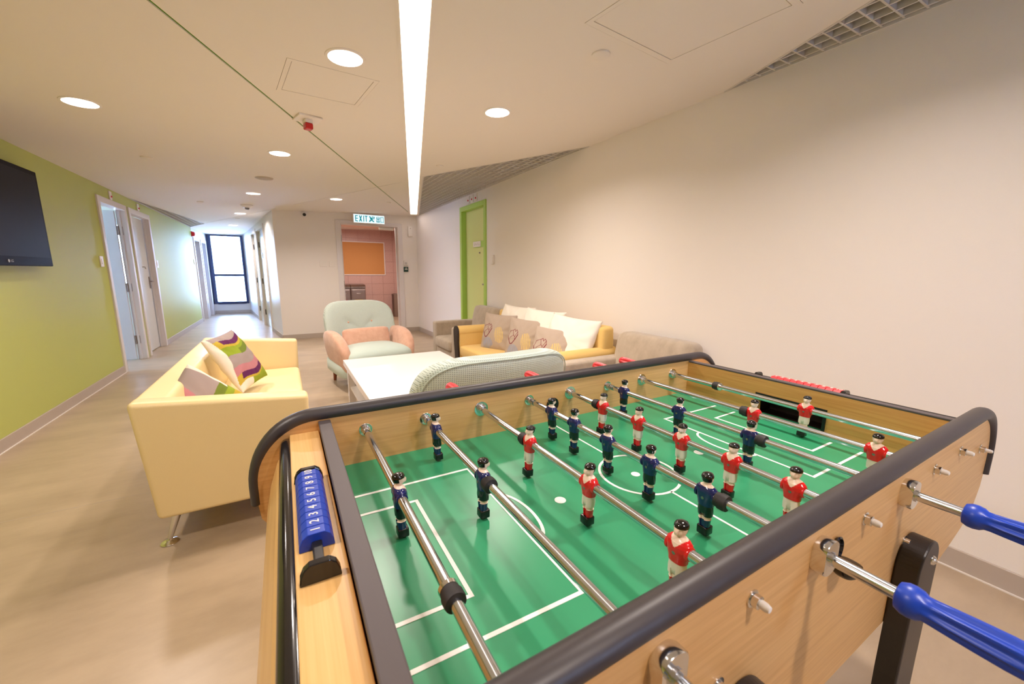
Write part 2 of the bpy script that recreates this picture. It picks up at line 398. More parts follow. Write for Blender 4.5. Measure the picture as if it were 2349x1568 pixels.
bm = BM(); tube(bm, [L @ Vector(p) for p in ((.74, -.03, 1.06), (.74, -.07, 1.06), (.63, -.075, 1.06))], .009); obj('handle', bm, M_dsteel, leaf, True)
bm = BM(); tube(bm, [L @ Vector(p) for p in ((.5, -.02, 1.28), (.5, -.05, 1.28), (.5, -.055, 1.25))], .007); obj('coat_hook', bm, M_dsteel, leaf, True)
for i, (a, b) in enumerate(((12.05, 12.75), (13.0, 13.65))):
    t = frame_x(XL, 1, a, b, 1.95, 'door_%d' % (3+i), M_pale, label=['white closed door in the corridor just past the red alarm bell', 'white closed door nearest the corridor window'][i])
    bm = BM(); box(bm, XL-.12, XL-.09, a+.012, b-.012, .005, 1.94, .003); lf = obj('leaf', bm, M_leaf, t, True)
    bm = BM(); tube(bm, [(XL-.09, a+.1, 1.02), (XL-.04, a+.1, 1.02), (XL-.035, a+.2, 1.02)], .009); obj('handle', bm, M_dsteel, lf, True)
# two doors in the slanting corridor wall
for i, (ya, yb_) in enumerate(((9.5, 10.65), (10.85, 11.75))):
    a, b = s_of(ya), s_of(yb_)
    t = thing('door_%d' % (5+i), ['pale grey double-width door nearest the cream wall, in the slanting corridor wall', 'pale grey door further along the slanting corridor wall'][i], 'd', corr((a+b)/2, 0, 0)); t['kind'] = 'structure'; del t['category']
    for (p, q, z0, z1, nm) in ((a-.06, a+.01, 0, 2.16, 'jamb'), (b-.01, b+.06, 0, 2.16, 'jamb'), (a+.01, b-.01, 2.09, 2.16, 'head')):
        bm = BM(); prism(bm, rect(p, q, z0, z1), lambda u, v, d: corr(u, d, v), -.12, .018); obj(nm, bm, M_pale, t, True)
    bm = BM(); prism(bm, rect(a+.012, b-.012, .008, 2.085), lambda u, v, d: corr(u, d, v), -.07, -.03); lf = obj('leaf', bm, M_leaf, t, True)
    for z in (.3, 1.0, 1.8):
        bm = BM(); prism(bm, rect(a+.004, a+.02, z-.06, z+.06), lambda u, v, d: corr(u, d, v), -.03, -.012); obj('hinge', bm, M_dark, t, True)
        bm = BM(); prism(bm, rect(b-.02, b-.004, z-.06, z+.06), lambda u, v, d: corr(u, d, v), -.03, -.012); obj('hinge', bm, M_dark, t, True)
    bm = BM(); prism(bm, rect(b-.42, b-.3, 1.5, 1.62), lambda u, v, d: corr(u, d, v), -.031, -.02); obj('door_sign', bm, M_dsteel, lf, True)
    bm = BM(); prism(bm, rect(a+.3, a+.33, .95, 1.02), lambda u, v, d: corr(u, d, v), -.031, -.015); obj('keyhole', bm, M_dark, lf, True)
# exit doorway frame
t = thing('door_7', 'white frame of the exit doorway under the green sign', 'd', (1.52, YB, 0)); t['kind'] = 'structure'; del t['category']
for x0, x1, z0, z1, nm in ((.905, .995, 0, 2.175, 'jamb'), (2.045, 2.135, 0, 2.175, 'jamb'), (.995, 2.045, 2.105, 2.175, 'head')):
    bm = BM(); box(bm, x0, x1, YB-.018, YB+.16, z0, z1, .004); j = obj(nm, bm, M_pale, t, True)
    if x0 < .95:
        for z in (.3, 1.0, 1.85):
            bm = BM(); box(bm, .985, 1.008, YB+.02, YB+.06, z-.06, z+.06, .002); obj('hinge', bm, M_dsteel, j, True)
for x0, x1, nm in ((.995, 1.02, 'stop'), (2.02, 2.045, 'stop')):
    bm = BM(); box(bm, x0, x1, YB+.08, YB+.12, 0, 2.105, .003); obj(nm, bm, M_pale, t, True)
bm = BM(); box(bm, 1.72, 2.0, YB+.1, YB+.16, 2.05, 2.10, .006); obj('door_closer', bm, M_wht, t, True)
# green door in the right wall
t = frame_x(XR, -1, 4.985, 5.775, 2.15, 'door_8', M_gfr, face=.055, label='lime green framed door in the cream wall')
bm = BM(); box(bm, XR+.06, XR+.10, 4.997, 5.763, .006, 2.138, .003); lf = obj('leaf', bm, M_glf, t, True)
bm = BM(); box(bm, XR+.045, XR+.06, 5.11, 5.47, 1.60, 1.685, .002); sg = obj('name_plate', bm, M_gfr, lf, True)
bm = BM(); box(bm, XR+.040, XR+.0455, 5.21, 5.465, 1.603, 1.682, .001); obj('paper_insert', bm, M_wht, sg, True)
bm = BM()
for yy, zz, hh in ((5.41, 1.643, .035), (5.375, 1.65, .02), (5.34, 1.64, .018), (5.30, 1.65, .025), (5.26, 1.643, .035)): box(bm, XR+.039, XR+.0402, yy-.008, yy+.006, zz-hh/2, zz-hh/2+.008); box(bm, XR+.039, XR+.0402, yy-.002, yy+.002, zz-hh/2, zz+hh/2)
obj('faint_lettering', bm, M_base, sg, True)
bm = BM(); lathe(bm, [(.012, 0), (.012, -.012), (.006, -.016)], (XR+.06, 5.27, 1.52), 'X'); obj('peephole', bm, M_dsteel, lf, True)
bm = BM(); box(bm, XR+.03, XR+.06, 5.06, 5.145, 1.06, 1.085, .005); obj('lock', bm, M_dsteel, lf, True)

# ------------------------------------------------------------------ ceiling grilles, blade by blade
def clip(poly, axis, val):
    out = []
    n = len(poly)
    for i in range(n):
        a, b = poly[i], poly[(i+1) % n]
        if (a[axis]-val)*(b[axis]-val) < 0:
            t_ = (val-a[axis])/(b[axis]-a[axis]); out.append(a[1-axis]+t_*(b[1-axis]-a[1-axis]))
    return (min(out), max(out)) if len(out) >= 2 else None
UNIT = {}
def blade(parent, x0, x1, y0, y1):
    if 'b' not in UNIT:
        bm = BM(); bmesh.ops.create_cube(bm, size=1); me = bpy.data.meshes.new('blade'); bm.to_mesh(me); bm.free(); me.materials.append(M_grid); UNIT['b'] = me
    o = bpy.data.objects.new('blade', UNIT['b']); COL.objects.link(o); o.parent = parent
    o.matrix_parent_inverse = wm(parent).inverted()
    xm = (x0+x1)/2; o.location = (xm, (y0+y1)/2, cz(xm)+.022); o.scale = (x1-x0, y1-y0, .035)
    if x1-x0 > .02: o.rotation_euler = (0, -.031, 0)
def grille(poly, label, pitch):
    cx = sum(p[0] for p in poly)/len(poly); cy = sum(p[1] for p in poly)/len(poly)
    t = thing('ceiling_grille', label, 'ceiling grille', (cx, cy, cz(cx)), 0, 'ceiling grilles')
    xs = [p[0] for p in poly]; ys = [p[1] for p in poly]
    y = math.ceil(min(ys)/pitch)*pitch
    while y < max(ys):
        c = clip(poly, 1, y)
        if c and c[1]-c[0] > .02: blade(t, c[0], c[1], y-.004, y+.004)
        y += pitch
    x = math.ceil(min(xs)/pitch)*pitch
    while x < max(xs)-.01:
        c = clip(poly, 0, x)
        if c and c[1]-c[0] > .02: blade(t, x-.004, x+.004, c[0], c[1])
        x += pitch
    n = len(poly)
    for i in range(n):
        bm = BM(); prism(bm, strip(poly[i], poly[(i+1) % n], .012), lambda a, b, d: (a, b, cz(a)+d), -.002, .04); obj('edge_trim', bm, M_grid, t, True)
grille(g_near, 'white ceiling grille at the top right above the cream wall', .075)
grille(g_far, 'long white ceiling grille above the green door', .075)
grille(g_left, 'small white ceiling grille beside the lime wall', .09)

# ------------------------------------------------------------------ lamps
lt = thing('linear_light', 'long glowing white strip light running across the ceiling', 'ceiling light', (LC.x, LC.y, cz(LC.x)))
bm = BM(); prism(bm, strip(la, lb, .126), lambda a, b, d: (a, b, cz(a)+d), .012, .04); obj('diffuser', bm, M_line, lt, True)
for sgn in (-1, 1):
    o_ = LP*sgn*.068
    bm = BM(); prism(bm, strip(la+o_, lb+o_, .012), lambda a, b, d: (a, b, cz(a)+d), -.004, .04); obj('side_trim', bm, M_ceil, lt, True)
dl_lab = ['round lit downlight nearest the television', 'round lit downlight beside the strip light and square hatch', 'round lit downlight just left of the green ceiling joint',
          'round lit downlight right of the strip light', 'round lit downlight above the middle of the walkway, near the round speaker', 'round lit downlight above the exit sign', 'round lit downlight at the mouth of the corridor',
          'round lit downlight deepest in the corridor', 'unseen round downlight added above the foosball table', 'unseen round downlight added by the television wall', 'unseen round downlight added behind the camera']
bmr = BM(); lathe(bmr, [(.074, .03), (.078, -.001), (.080, -.005), (.092, -.004), (.094, .001), (.08, .004)], seg=32, caps=False)
ring0 = obj('trim_ring', bmr, M_wht); bmd = BM(); lathe(bmd, [(.001, .022), (.04, .0215), (.0745, .024), (.074, .03)], seg=32); dif0 = obj('diffuser', bmd, M_light)
for i, c in enumerate(DL):
    t = thing('downlight', dl_lab[i], 'ceiling light', (c[0], c[1], cz(c[0])), 0, 'round downlights'); t.rotation_euler = (0, -.031, 0)
    r = dup(ring0, t); d = dup(dif0, t)
    ld = bpy.data.lights.new('downlight_bulb', 'AREA'); ld.shape = 'DISK'; ld.size = .13; ld.energy = DOWN_W; ld.color = LAMP; ld.spread = math.radians(146)
    lo = bpy.data.objects.new('downlight_bulb', ld); COL.objects.link(lo); lo.parent = t; lo.location = (0, 0, .012)
bpy.data.objects.remove(ring0); bpy.data.objects.remove(dif0)

# ------------------------------------------------------------------ ceiling fittings
def hatch(poly, label):
    cx = sum(p[0] for p in poly)/4; cy = sum(p[1] for p in poly)/4
    t = thing('access_hatch', label, 'access panel', (cx, cy, cz(cx)), 0, 'ceiling access hatches')
    sc = lambda k: [(cx+(p[0]-cx)*k[0], cy+(p[1]-cy)*k[1]) for p in poly]
    L_ = max(abs(poly[0][0]-poly[1][0]), .3)
    ins = lambda d: sc((1-2*d/L_, 1-2*d/.44))
    bm = BM(); plate(bm, ins(.0015), [ins(.024)], lambda x, y: (x, y, cz(x)-.001), lambda x, y: (x, y, cz(x)+.02)); obj('frame', bm, M_ceil, t, True)
    bm = BM(); plate(bm, ins(.0262), [], lambda x, y: (x, y, cz(x)), lambda x, y: (x, y, cz(x)+.02)); obj('panel', bm, M_ceil, t, True)
hatch(h1, 'square flush ceiling hatch left of the strip light'); hatch(h2, 'large flush ceiling hatch right of the strip light')
def sprinkler(c, r, label):
    bm = BM(); lathe(bm, [(.001, -.010), (r*.9, -.010), (r, -.006), (r, .0)], (c[0], c[1], cz(c[0])), seg=28)
    tag(obj('sprinkler_cover', bm, M_ceil), label, 'sprinkler', 'flat round sprinkler covers')
for c, r, l in (((1.45, 1.66), .045, 'round white sprinkler cover below the large ceiling hatch'), ((-.98, 4.9), .045, 'round white sprinkler cover above the door by the television'), ((1.48, 4.08), .04, 'round white sprinkler cover between the strip light and the far grille'),
                ((1.53, 6.61), .04, 'round white sprinkler cover above the exit sign, left of the strip light'), ((-.98, 7.58), .04, 'round white sprinkler cover near the small left grille'), ((-.69, 9.64), .04, 'round white sprinkler cover inside the corridor')):
    sprinkler(c, r, l)
bm = BM(); lathe(bm, [(.001, -.012), (.06, -.014), (.085, -.008), (.092, 0)], (-.1, 5.43, cz(-.1)), seg=32)
tag(obj('ceiling_speaker', bm, mat('grey mesh', C(190, 178, 164), .7)), 'round unlit beige ceiling speaker between two downlights', 'speaker')
t = thing('smoke_detector', 'white domed smoke detector on the ceiling near the corridor', 'smoke detector', (-.41, 7.71, cz(-.41)))
bm = BM(); lathe(bm, [(.001, -.045), (.05, -.04), (.085, -.012), (.085, 0)], seg=24); obj('body', bm, M_wht, t)
bm = BM(); lathe(bm, [(.001, -.07), (.022, -.068), (.035, -.043)], seg=20); obj('sensor', bm, mat('grey plastic', C(120, 112, 106), .5), t)
t = thing('strobe_alarm', 'small red beacon on a white square ceiling plate by the green joint', 'alarm', (.23, 3.23, cz(.23)), .25)
bm = BM(); box(bm, -.075, .075, -.075, .075, -.014, .001, .004); obj('plate', bm, M_wht, t)
bm = BM(); box(bm, -.025, .025, -.03, .03, -.035, -.014, .004); obj('base', bm, M_wht, t)
bm = BM(); box(bm, -.025, .025, -.032, .028, -.075, -.035, .008); obj('lens', bm, mat('red lens', C(190, 24, 30), .15), t)

# exit sign
t = thing('exit_sign', 'lit white and teal exit sign above the doorway', 'exit sign', (1.485, 8.0, 2.125))
bm = BM(); box(bm, 1.2, 1.77, 7.985, 8.02, 2.125, 2.285, .006); obj('housing', bm, M_wht, t, True)
bm = BM(); box(bm, 1.21, 1.76, 7.981, 7.986, 2.132, 2.278); obj('lit_face', bm, mat('lit sign face', C(215, 240, 255), .4, emit=(.72, .9, 1, 1), es=.85), t, True)
for x in (1.3, 1.67):
    bm = BM(); cyl(bm, (x, 8.0, 2.28), (x, 8.0, cz(x)+.01), .008); obj('hanger', bm, M_wht, t, True)
M_teal = mat('teal sign ink', C(0, 168, 186), .5, emit=(0, .36, .44, 1), es=.35)
def stk(bm, x0, x1, z0, z1): box(bm, x0, x1, 7.979, 7.9815, z0, z1)
bm = BM(); Z0, Z1 = 2.15, 2.26; s = .016
x = 1.235; stk(bm, x, x+s, Z0, Z1)
for z in (Z0, (Z0+Z1-s)/2, Z1-s): stk(bm, x, x+.05, z, z+s)
x = 1.30
for q in (((x, Z0), (x+s*1.2, Z0), (x+.06, Z1), (x+.06-s*1.2, Z1)), ((x, Z1), (x+s*1.2, Z1), (x+.06, Z0), (x+.06-s*1.2, Z0))): prism(bm, q, lambda a, b, d: (a, d, b), 7.979, 7.9815)
stk(bm, 1.377, 1.377+s, Z0, Z1); stk(bm, 1.405, 1.455, Z1-s, Z1); stk(bm, 1.422, 1.422+s, Z0, Z1)
obj('lettering', bm, M_teal, t, True)
bm = BM()   # running figure
lathe(bm, [(.013, 7.979), (.013, 7.9815)], (1.545, 0, 2.245), 'Y', 14)
for q in (((1.49, 2.215), (1.53, 2.235), (1.56, 2.215), (1.53, 2.18)), ((1.53, 2.2), (1.575, 2.17), (1.565, 2.15), (1.52, 2.18)), ((1.5, 2.2), (1.525, 2.18), (1.49, 2.15), (1.475, 2.16)), ((1.475, 2.25), (1.50, 2.26), (1.53, 2.225), (1.515, 2.21)), ((1.565, 2.26), (1.585, 2.25), (1.575, 2.2), (1.56, 2.21))):
    prism(bm, q, lambda a, b, d: (a, d, b), 7.979, 7.9815)
obj('running_figure', bm, M_teal, t, True)
bm = BM(); q = .013; cx_ = 1.645   # chu
stk(bm, cx_-q/2, cx_+q/2, Z0, Z1)
for za, zb in ((2.207, 2.252), (2.155, 2.198)):
    stk(bm, cx_-.035, cx_-.035+q, za, zb); stk(bm, cx_+.035-q, cx_+.035, za, zb); stk(bm, cx_-.035, cx_+.035, za, za+q)
stk(bm, 1.69, 1.70, Z0, 2.255); stk(bm, 1.735, 1.745, Z0, 2.255); stk(bm, 1.69, 1.745, 2.245, 2.255); stk(bm, 1.69, 1.745, 2.157, 2.167)
obj('lettering', bm, M_teal, t, True)

# ------------------------------------------------------------------ small wall fittings
def plate_thing(name, label, cat, ax, p, w_, h_, d_, m=None, group=None, rock=True):
    """ax: 'L' left wall, 'R' right wall, 'B' back wall ; p=(along, z)"""
    rz = {'L': PI/2, 'R': -PI/2, 'B': 0}[ax]; loc = {'L': (XL, p[0], p[1]), 'R': (XR, p[0], p[1]), 'B': (p[0], YB, p[1])}[ax]
    t = thing(name, label, cat, loc, rz, group)
    bm = BM(); box(bm, -w_/2, w_/2, -d_, 0, -h_/2, h_/2, min(.004, d_/3)); obj('plate', bm, m or M_wht, t)
    if rock: bm = BM(); box(bm, -w_*.22, w_*.22, -d_-.004, -d_+.001, -h_*.25, h_*.25, .0015); obj('rocker', bm, M_wht, t)
    return t
plate_thing('light_switch', 'white light switch on the lime wall beside the wide open door', 'light switch', 'L', (6.25, 1.33), .09, .12, .012, group='switch plates')
plate_thing('light_switch', 'white light switch on the lime wall just past the closed white door', 'light switch', 'L', (8.56, 1.33), .09, .12, .012, group='switch plates')
plate_thing('light_switch', 'white light switch before the far corridor door, below the red bell', 'light switch', 'L', (11.8, 1.42), .09, .12, .012, group='switch plates')
plate_thing('light_switch', 'left one of two white switches on the cream wall before the exit', 'light switch', 'B', (.66, 1.37), .12, .10, .012, group='switch plates')
plate_thing('light_switch', 'right one of two white switches, next to the exit frame', 'light switch', 'B', (.81, 1.37), .10, .10, .012, group='switch plates')
plate_thing('light_switch', 'white narrow switch right of the green door', 'light switch', 'R', (4.73, 1.41), .07, .12, .02, group='switch plates')
def indicator(ax, p, label):
    t = plate_thing('call_indicator', label, 'indicator', ax, p, .07, .10, .015, group='call indicators', rock=False)
    bm = BM(); lathe(bm, [(.011, -.014), (.011, -.024), (.004, -.028)], (0, 0, -.012), 'Y', 14); obj('red_lamp', bm, M_red, t)
indicator('L', (6.87, 2.135), 'white indicator with red lamp above the wide open door'); indicator('L', (7.95, 2.135), 'white indicator with red lamp above the closed white door')
for y, l in ((5.50, 'leftmost of three white indicators above the green door'), (5.37, 'middle one of three white indicators above the green door'), (5.24, 'rightmost of three white indicators above the green door')): indicator('R', (y, 2.275), l)
t = thing('alarm_bell', 'red round alarm bell high on the lime wall by the corridor door', 'alarm bell', (XL, 11.93, 2.06))
bm = BM(); lathe(bm, [(.055, 0), (.055, .04), (.04, .06), (.001, .068)], axis='X', seg=24); obj('gong', bm, M_red, t)
bm = BM(); box(bm, 0, .02, -.06, .06, -.06, .06, .004); obj('back_plate', bm, M_red, t)
t = thing('security_camera', 'white security camera with black lens below the ceiling', 'camera', (.41, YB, 2.225))
bm = BM(); lathe(bm, [(.05, 0), (.05, -.03), (.042, -.05)], axis='Y', seg=24); obj('housing', bm, M_wht, t)
bm = BM(); sell(bm, (0, -.055, -.005), .028, .022, .028, 1, 1, 'Y', 20, 10); obj('lens', bm, M_blk, t)
t = thing('wall_alarm_box', 'white rectangular alarm box in the corner right of the exit', 'alarm', (2.295, YB, 2.04))
bm = BM(); box(bm, -.045, .045, -.05, 0, -.1, .1, .008); obj('body', bm, M_wht, t)
bm = BM(); lathe(bm, [(.007, -.049), (.006, -.053)], (0, 0, .055), 'Y', 12); obj('lamp', bm, M_strip, t)
t = thing('access_keypad', 'white keypad right of the exit frame', 'keypad', (2.185, YB, 1.41)); bm = BM(); box(bm, -.04, .04, -.025, 0, -.045, .045, .005); obj('body', bm, M_wht, t)
bm = BM(); box(bm, -.024, .024, -.028, -.024, -.03, .02, .001); obj('keys', bm, mat('grey key', C(196, 190, 186), .5), t)
t = thing('exit_button', 'dark green door release box below the keypad', 'button', (2.185, YB, 1.285)); M_dg = mat('dark green box', C(30, 66, 60), .4)
bm = BM(); box(bm, -.045, .045, -.03, 0, -.05, .05, .005); obj('body', bm, M_dg, t)
bm = BM(); box(bm, -.028, .028, -.033, -.029, -.005, .008); box(bm, -.02, .02, -.033, -.029, .022, .03); obj('label_strip', bm, M_wht, t)

# television on the lime wall
t = thing('television', 'black flat television mounted on the lime wall', 'television', (XL, 4.2, 1.27))
bm = BM(); box(bm, -1.735, -1.69, 3.56, 4.90, 1.265, 2.02, .006); obj('casing', bm, M_tvb, t, True)
bm = BM(); box(bm, -1.692, -1.688, 3.595, 4.865, 1.335, 1.985); obj('screen', bm, M_scr, t, True)
bm = BM(); box(bm, XL+.001, -1.735, 3.95, 4.5, 1.45, 1.85); obj('wall_bracket', bm, M_blk, t, True)
M_logo = mat('silver logo', C(150, 150, 152), .3)
bm = BM(); lathe(bm, [(.011, -1.6905), (.011, -1.688)], (0, 4.27, 1.30), 'X', 18); obj('logo_mark', bm, M_logo, t, True)
text('lettering', 'LG', .026, M_logo, t, (-1.6885, 4.31, 1.30), (PI/2, 0, PI/2), True)

# ------------------------------------------------------------------ pantry behind the exit doorway
PY = 11.4
def tiled_wall(name, x0, x1, z1, tile=.3):
    bm = BM(); box(bm, x0, x1, PY+.008, PY+.1, 0, 2.8); wl = struct(name, bm, M_grout, 'pink tiled pantry wall')
    bmt = BM(); box(bmt, -.1485, .1485, 0, .008, -.1485, .1485, .0015, seg=1); me = bpy.data.meshes.new('tile'); bmesh.ops.recalc_face_normals(bmt, faces=bmt.faces); bmt.to_mesh(me); bmt.free(); me.materials.append(M_tile)
    for i in range(int((x1-x0)/tile+.5)):
        for k in range(int(z1/tile+.5)):
            share('tile', me, wl, (x0+tile*(i+.5), PY, tile*(k+.5)))
bm = BM(); box(bm, XR+.15, 3.05, YB, YB+.15, 0, 2.8); struct('wall_pantry_front', bm, M_tile)
tiled_wall('wall_pantry_back', .9, 3.0, 2.7)
bm = BM(); box(bm, 2.95, 3.05, YB+.15, PY+.1, 0, 2.8); struct('wall_pantry_right', bm, M_tile)
bm = BM(); box(bm, .4, .5, YB+.15, PY+.1, 0, 2.8); struct('wall_pantry_left', bm, M_tile)
bm = BM(); box(bm, .5, .9, PY+.008, PY+.1, 0, 2.8); struct('wall_pantry_back', bm, M_tile)
bm = BM(); box(bm, .4, 3.05, YB+.15, 10.2, 2.26, 2.60); struct('ceiling_pantry', bm, mat('pantry ceiling', C(228, 200, 186), .8))
bm = BM(); box(bm, .4, 3.05, 10.2, PY+.1, 2.55, 2.60); struct('ceiling_pantry', bm, mat('pantry ceiling', C(228, 200, 186), .8))
t = thing('downlight', 'round lit downlight inside the pink pantry', 'ceiling light', (1.68, 9.65, 2.26), 0, 'round downlights')
bm = BM(); lathe(bm, [(.075, .001), (.08, -.006), (.092, -.005), (.094, .001)], seg=28, caps=False); obj('trim_ring', bm, M_wht, t)
bm = BM(); lathe(bm, [(.001, -.002), (.077, -.003), (.077, .001)], seg=28); obj('diffuser', bm, M_light, t)
ld = bpy.data.lights.new('downlight_bulb', 'AREA'); ld.shape = 'DISK'; ld.size = .14; ld.energy = 42; ld.color = (1, .86, .76); lo = bpy.data.objects.new('downlight_bulb', ld); COL.objects.link(lo); lo.parent = t; lo.location = (0, 0, -.02)
t = thing('pin_board', 'orange pin board with a pale frame on the pink tiles', 'notice board', (1.87, PY, 1.145))
bm = BM(); box(bm, 1.27, 2.46, PY-.014, PY, 1.15, 2.0); obj('board', bm, M_cork, t, True)
for x0, x1, z0, z1 in ((1.25, 2.48, 1.13, 1.155), (1.25, 2.48, 1.995, 2.02), (1.25, 1.275, 1.155, 1.995), (2.455, 2.48, 1.155, 1.995)):
    bm = BM(); box(bm, x0, x1, PY-.022, PY, z0, z1, .004); obj('frame_bar', bm, M_pale, t, True)
for i, (x0, x1) in enumerate(((1.16, 1.485), (1.495, 1.86))):
    t = thing('recycling_bin', ['stainless recycling bin half hidden by the exit frame, red label', 'stainless recycling bin in the pantry with a yellow label'][i], 'recycling bin', ((x0+x1)/2, 11.2, 0), 0, 'recycling bins')
    bm = BM(); box(bm, x0, x1, 11.02, 11.36, .02, .80, .012); obj('body', bm, M_dsteel, t, True)
    bm = BM(); prism(bm, [(11.0, .80), (11.0, .84), (11.06, .885), (11.36, .90), (11.36, .80)], lambda a, b, d: (d, a, b), x0, x1); obj('lid', bm, M_dsteel, t, True)
    bm = BM(); box(bm, x0+.02, x1-.02, 11.008, 11.02, .52, .76, .004); fl = obj('flap', bm, M_dsteel, t, True)
    bm = BM(); tube(bm, [((x0+x1)/2-.06, 11.008, .66), ((x0+x1)/2-.05, 10.985, .66), ((x0+x1)/2+.05, 10.985, .66), ((x0+x1)/2+.06, 11.008, .66)], .008); obj('handle', bm, M_chrome, fl, True)
    bm = BM(); box(bm, x0+.08, x1-.08, 11.004, 11.009, .36, .5, .001); obj('label_panel', bm, mat(['red label', 'yellow label'][i], [C(190, 60, 50), C(232, 190, 80)][i], .5), t, True)
    text('lettering', 'Recycling Bin', .045, M_strip, t, ((x0+x1)/2, 10.999, .82), (PI/2, 0, 0), True)
t = thing('trash_can', 'tall round stainless waste bin in the pantry corner', 'bin', (2.68, 11.14, 0))
bm = BM(); lathe(bm, [(.118, 0), (.12, .01), (.12, .6)], seg=32); obj('body', bm, M_dsteel, t)
bm = BM(); lathe(bm, [(.123, .585), (.125, .6), (.123, .625), (.10, .63), (.10, .60)], seg=32, caps=False); obj('rim', bm, M_dsteel, t)

# ================================================================== FOOSBALL TABLE
TX0, TX1 = .065, 1.32            # inside faces of the end walls
TY0, TY1 = .224, .935            # inside faces of the side panels
ZR, ZF = .88, .80                # rod axis, pitch
tb = thing('foosball_table', 'beech foosball table with green pitch and black rounded rails', 'foosball table', (.71, .58, 0))
def T(name, bm, m, parent=tb, **k): return obj(name, bm, m, parent, True, **k)
def outline():
    """side panel outline in x,z, clockwise from the top left"""
    L_ = []
    for k in range(13):
        a = PI/2*k/12; L_.append((-.092+.125*(1-math.sin(a)) if 0 else .035-.120*math.sin(a), .80+.135*math.cos(a)))
    low = [(-.086, .755), (-.082, .72), (-.05, .672), (.02, .640), (.11, .618), (.21, .60)]
    left = L_[::-1]
    left = low[::-1]+left            # bottom to top on the left
    cx = .71
    right = [(2*cx-x, z) for x, z in left[::-1]]
    return left+right
OUT = outline()
for nm, y0, y1 in (('side_panel', TY0-.02, TY0), ('side_panel', TY1, TY1+.022)):
    bm = BM(); prism(bm, OUT, lambda a, b, d: (a, d, b), y0, y1); T(nm, bm, M_wood)
rail_path = []
for k in range(15):
    a = PI/2*k/14; rail_path.append((.035-.125*math.sin(a), .80+.135*math.cos(a)))
rail_path = [(-.090, .757)]+rail_path[::-1]
rail_path = rail_path+[(.2+.17*i, .935) for i in range(7)]+[(1.42-x, z) for x, z in rail_path[::-1]]
for y in (TY0-.012, TY1+.011):
    rr = [max(.0100, min(.0148, .0100+.0048*(z-.84)/.08)) for x, z in rail_path]
    bm = BM(); tube(bm, [(x, y, z-.0025) for x, z in rail_path], rr, 20, sy=[.0168/q for q in rr]); T('rail', bm, M_rub)
# pitch
bm = BM(); box(bm, TX0-.02, TX1+.02, TY0, TY1, ZF-.012, ZF); field = T('pitch', bm, M_field)
def mark(pts, w_=.0065, closed=False):
    """a white line painted along pts: a thin mitred ribbon"""
    bm = BM(); n = len(pts); P_ = [Vector(p) for p in pts]; A, B = [], []
    for i, p in enumerate(P_):
        a = P_[(i-1) % n] if (closed or i > 0) else None; b = P_[(i+1) % n] if (closed or i < n-1) else None
        d1_ = (p-a).normalized() if a is not None else None; d2_ = (b-p).normalized() if b is not None else None
        n1 = Vector((-d1_.y, d1_.x)) if d1_ is not None else None; n2 = Vector((-d2_.y, d2_.x)) if d2_ is not None else None
        if n1 is None: m_ = n2
        elif n2 is None: m_ = n1
        else:
            m_ = (n1+n2).normalized(); m_ = m_/max(.3, m_.dot(n1))
        A.append(p+m_*w_/2); B.append(p-m_*w_/2)
    rng = range(n) if closed else range(n-1)
    for z, rev in ((ZF+.0007, 0),):
        va = [bm.verts.new((q.x, q.y, z)) for q in A]; vb = [bm.verts.new((q.x, q.y, z)) for q in B]
        wa = [bm.verts.new((q.x, q.y, ZF)) for q in A]; wb = [bm.verts.new((q.x, q.y, ZF)) for q in B]
        for i in rng:
            j = (i+1) % n
            bm.faces.new((va[i], va[j], vb[j], vb[i])); bm.faces.new((va[i], wa[i], wa[j], va[j])); bm.faces.new((vb[i], vb[j], wb[j], wb[i]))
    return T('white_line', bm, M_mark, field)
PC = (.668, .575)
mark([(.07, .785), (.335, .782), (.335, .374), (.07, .380)]); mark([(.07, .716), (.194, .713), (.194, .446), (.07, .449)])
mark([(1.262, .775), (1.002, .775), (1.002, .370), (1.257, .370)]); mark([(1.259, .706), (1.152, .703), (1.152, .437), (1.257, .437)])
mark([(.338+.037*math.cos(a)*1.0, PC[1]+.082*math.sin(a)) for a in [PI/2*(-1+2*k/20) for k in range(21)]], .006)
mark([(1.0-.042*math.cos(a), PC[1]+.08*math.sin(a)) for a in [PI/2*(-1+2*k/20) for k in range(21)]], .006)
mark([(PC[0]+.088*math.cos(2*PI*k/48), PC[1]+.088*math.sin(2*PI*k/48)) for k in range(48)], .006, True)
for a, b in ((TY0, PC[1]-.088), (PC[1]+.088, TY1-.002)): mark([(PC[0], a), (PC[0], b)], .005)
for y in (.655, .498): mark([(.338, y), (.345, y)], .004)
for x, r in ((PC[0]-.01, .010), (.446, .0115), (.884, .0115)):
    bm = BM(); lathe(bm, [(r, 0), (r, .0007)], (x, PC[1], ZF), seg=28); T('white_spot', bm, M_mark, field)
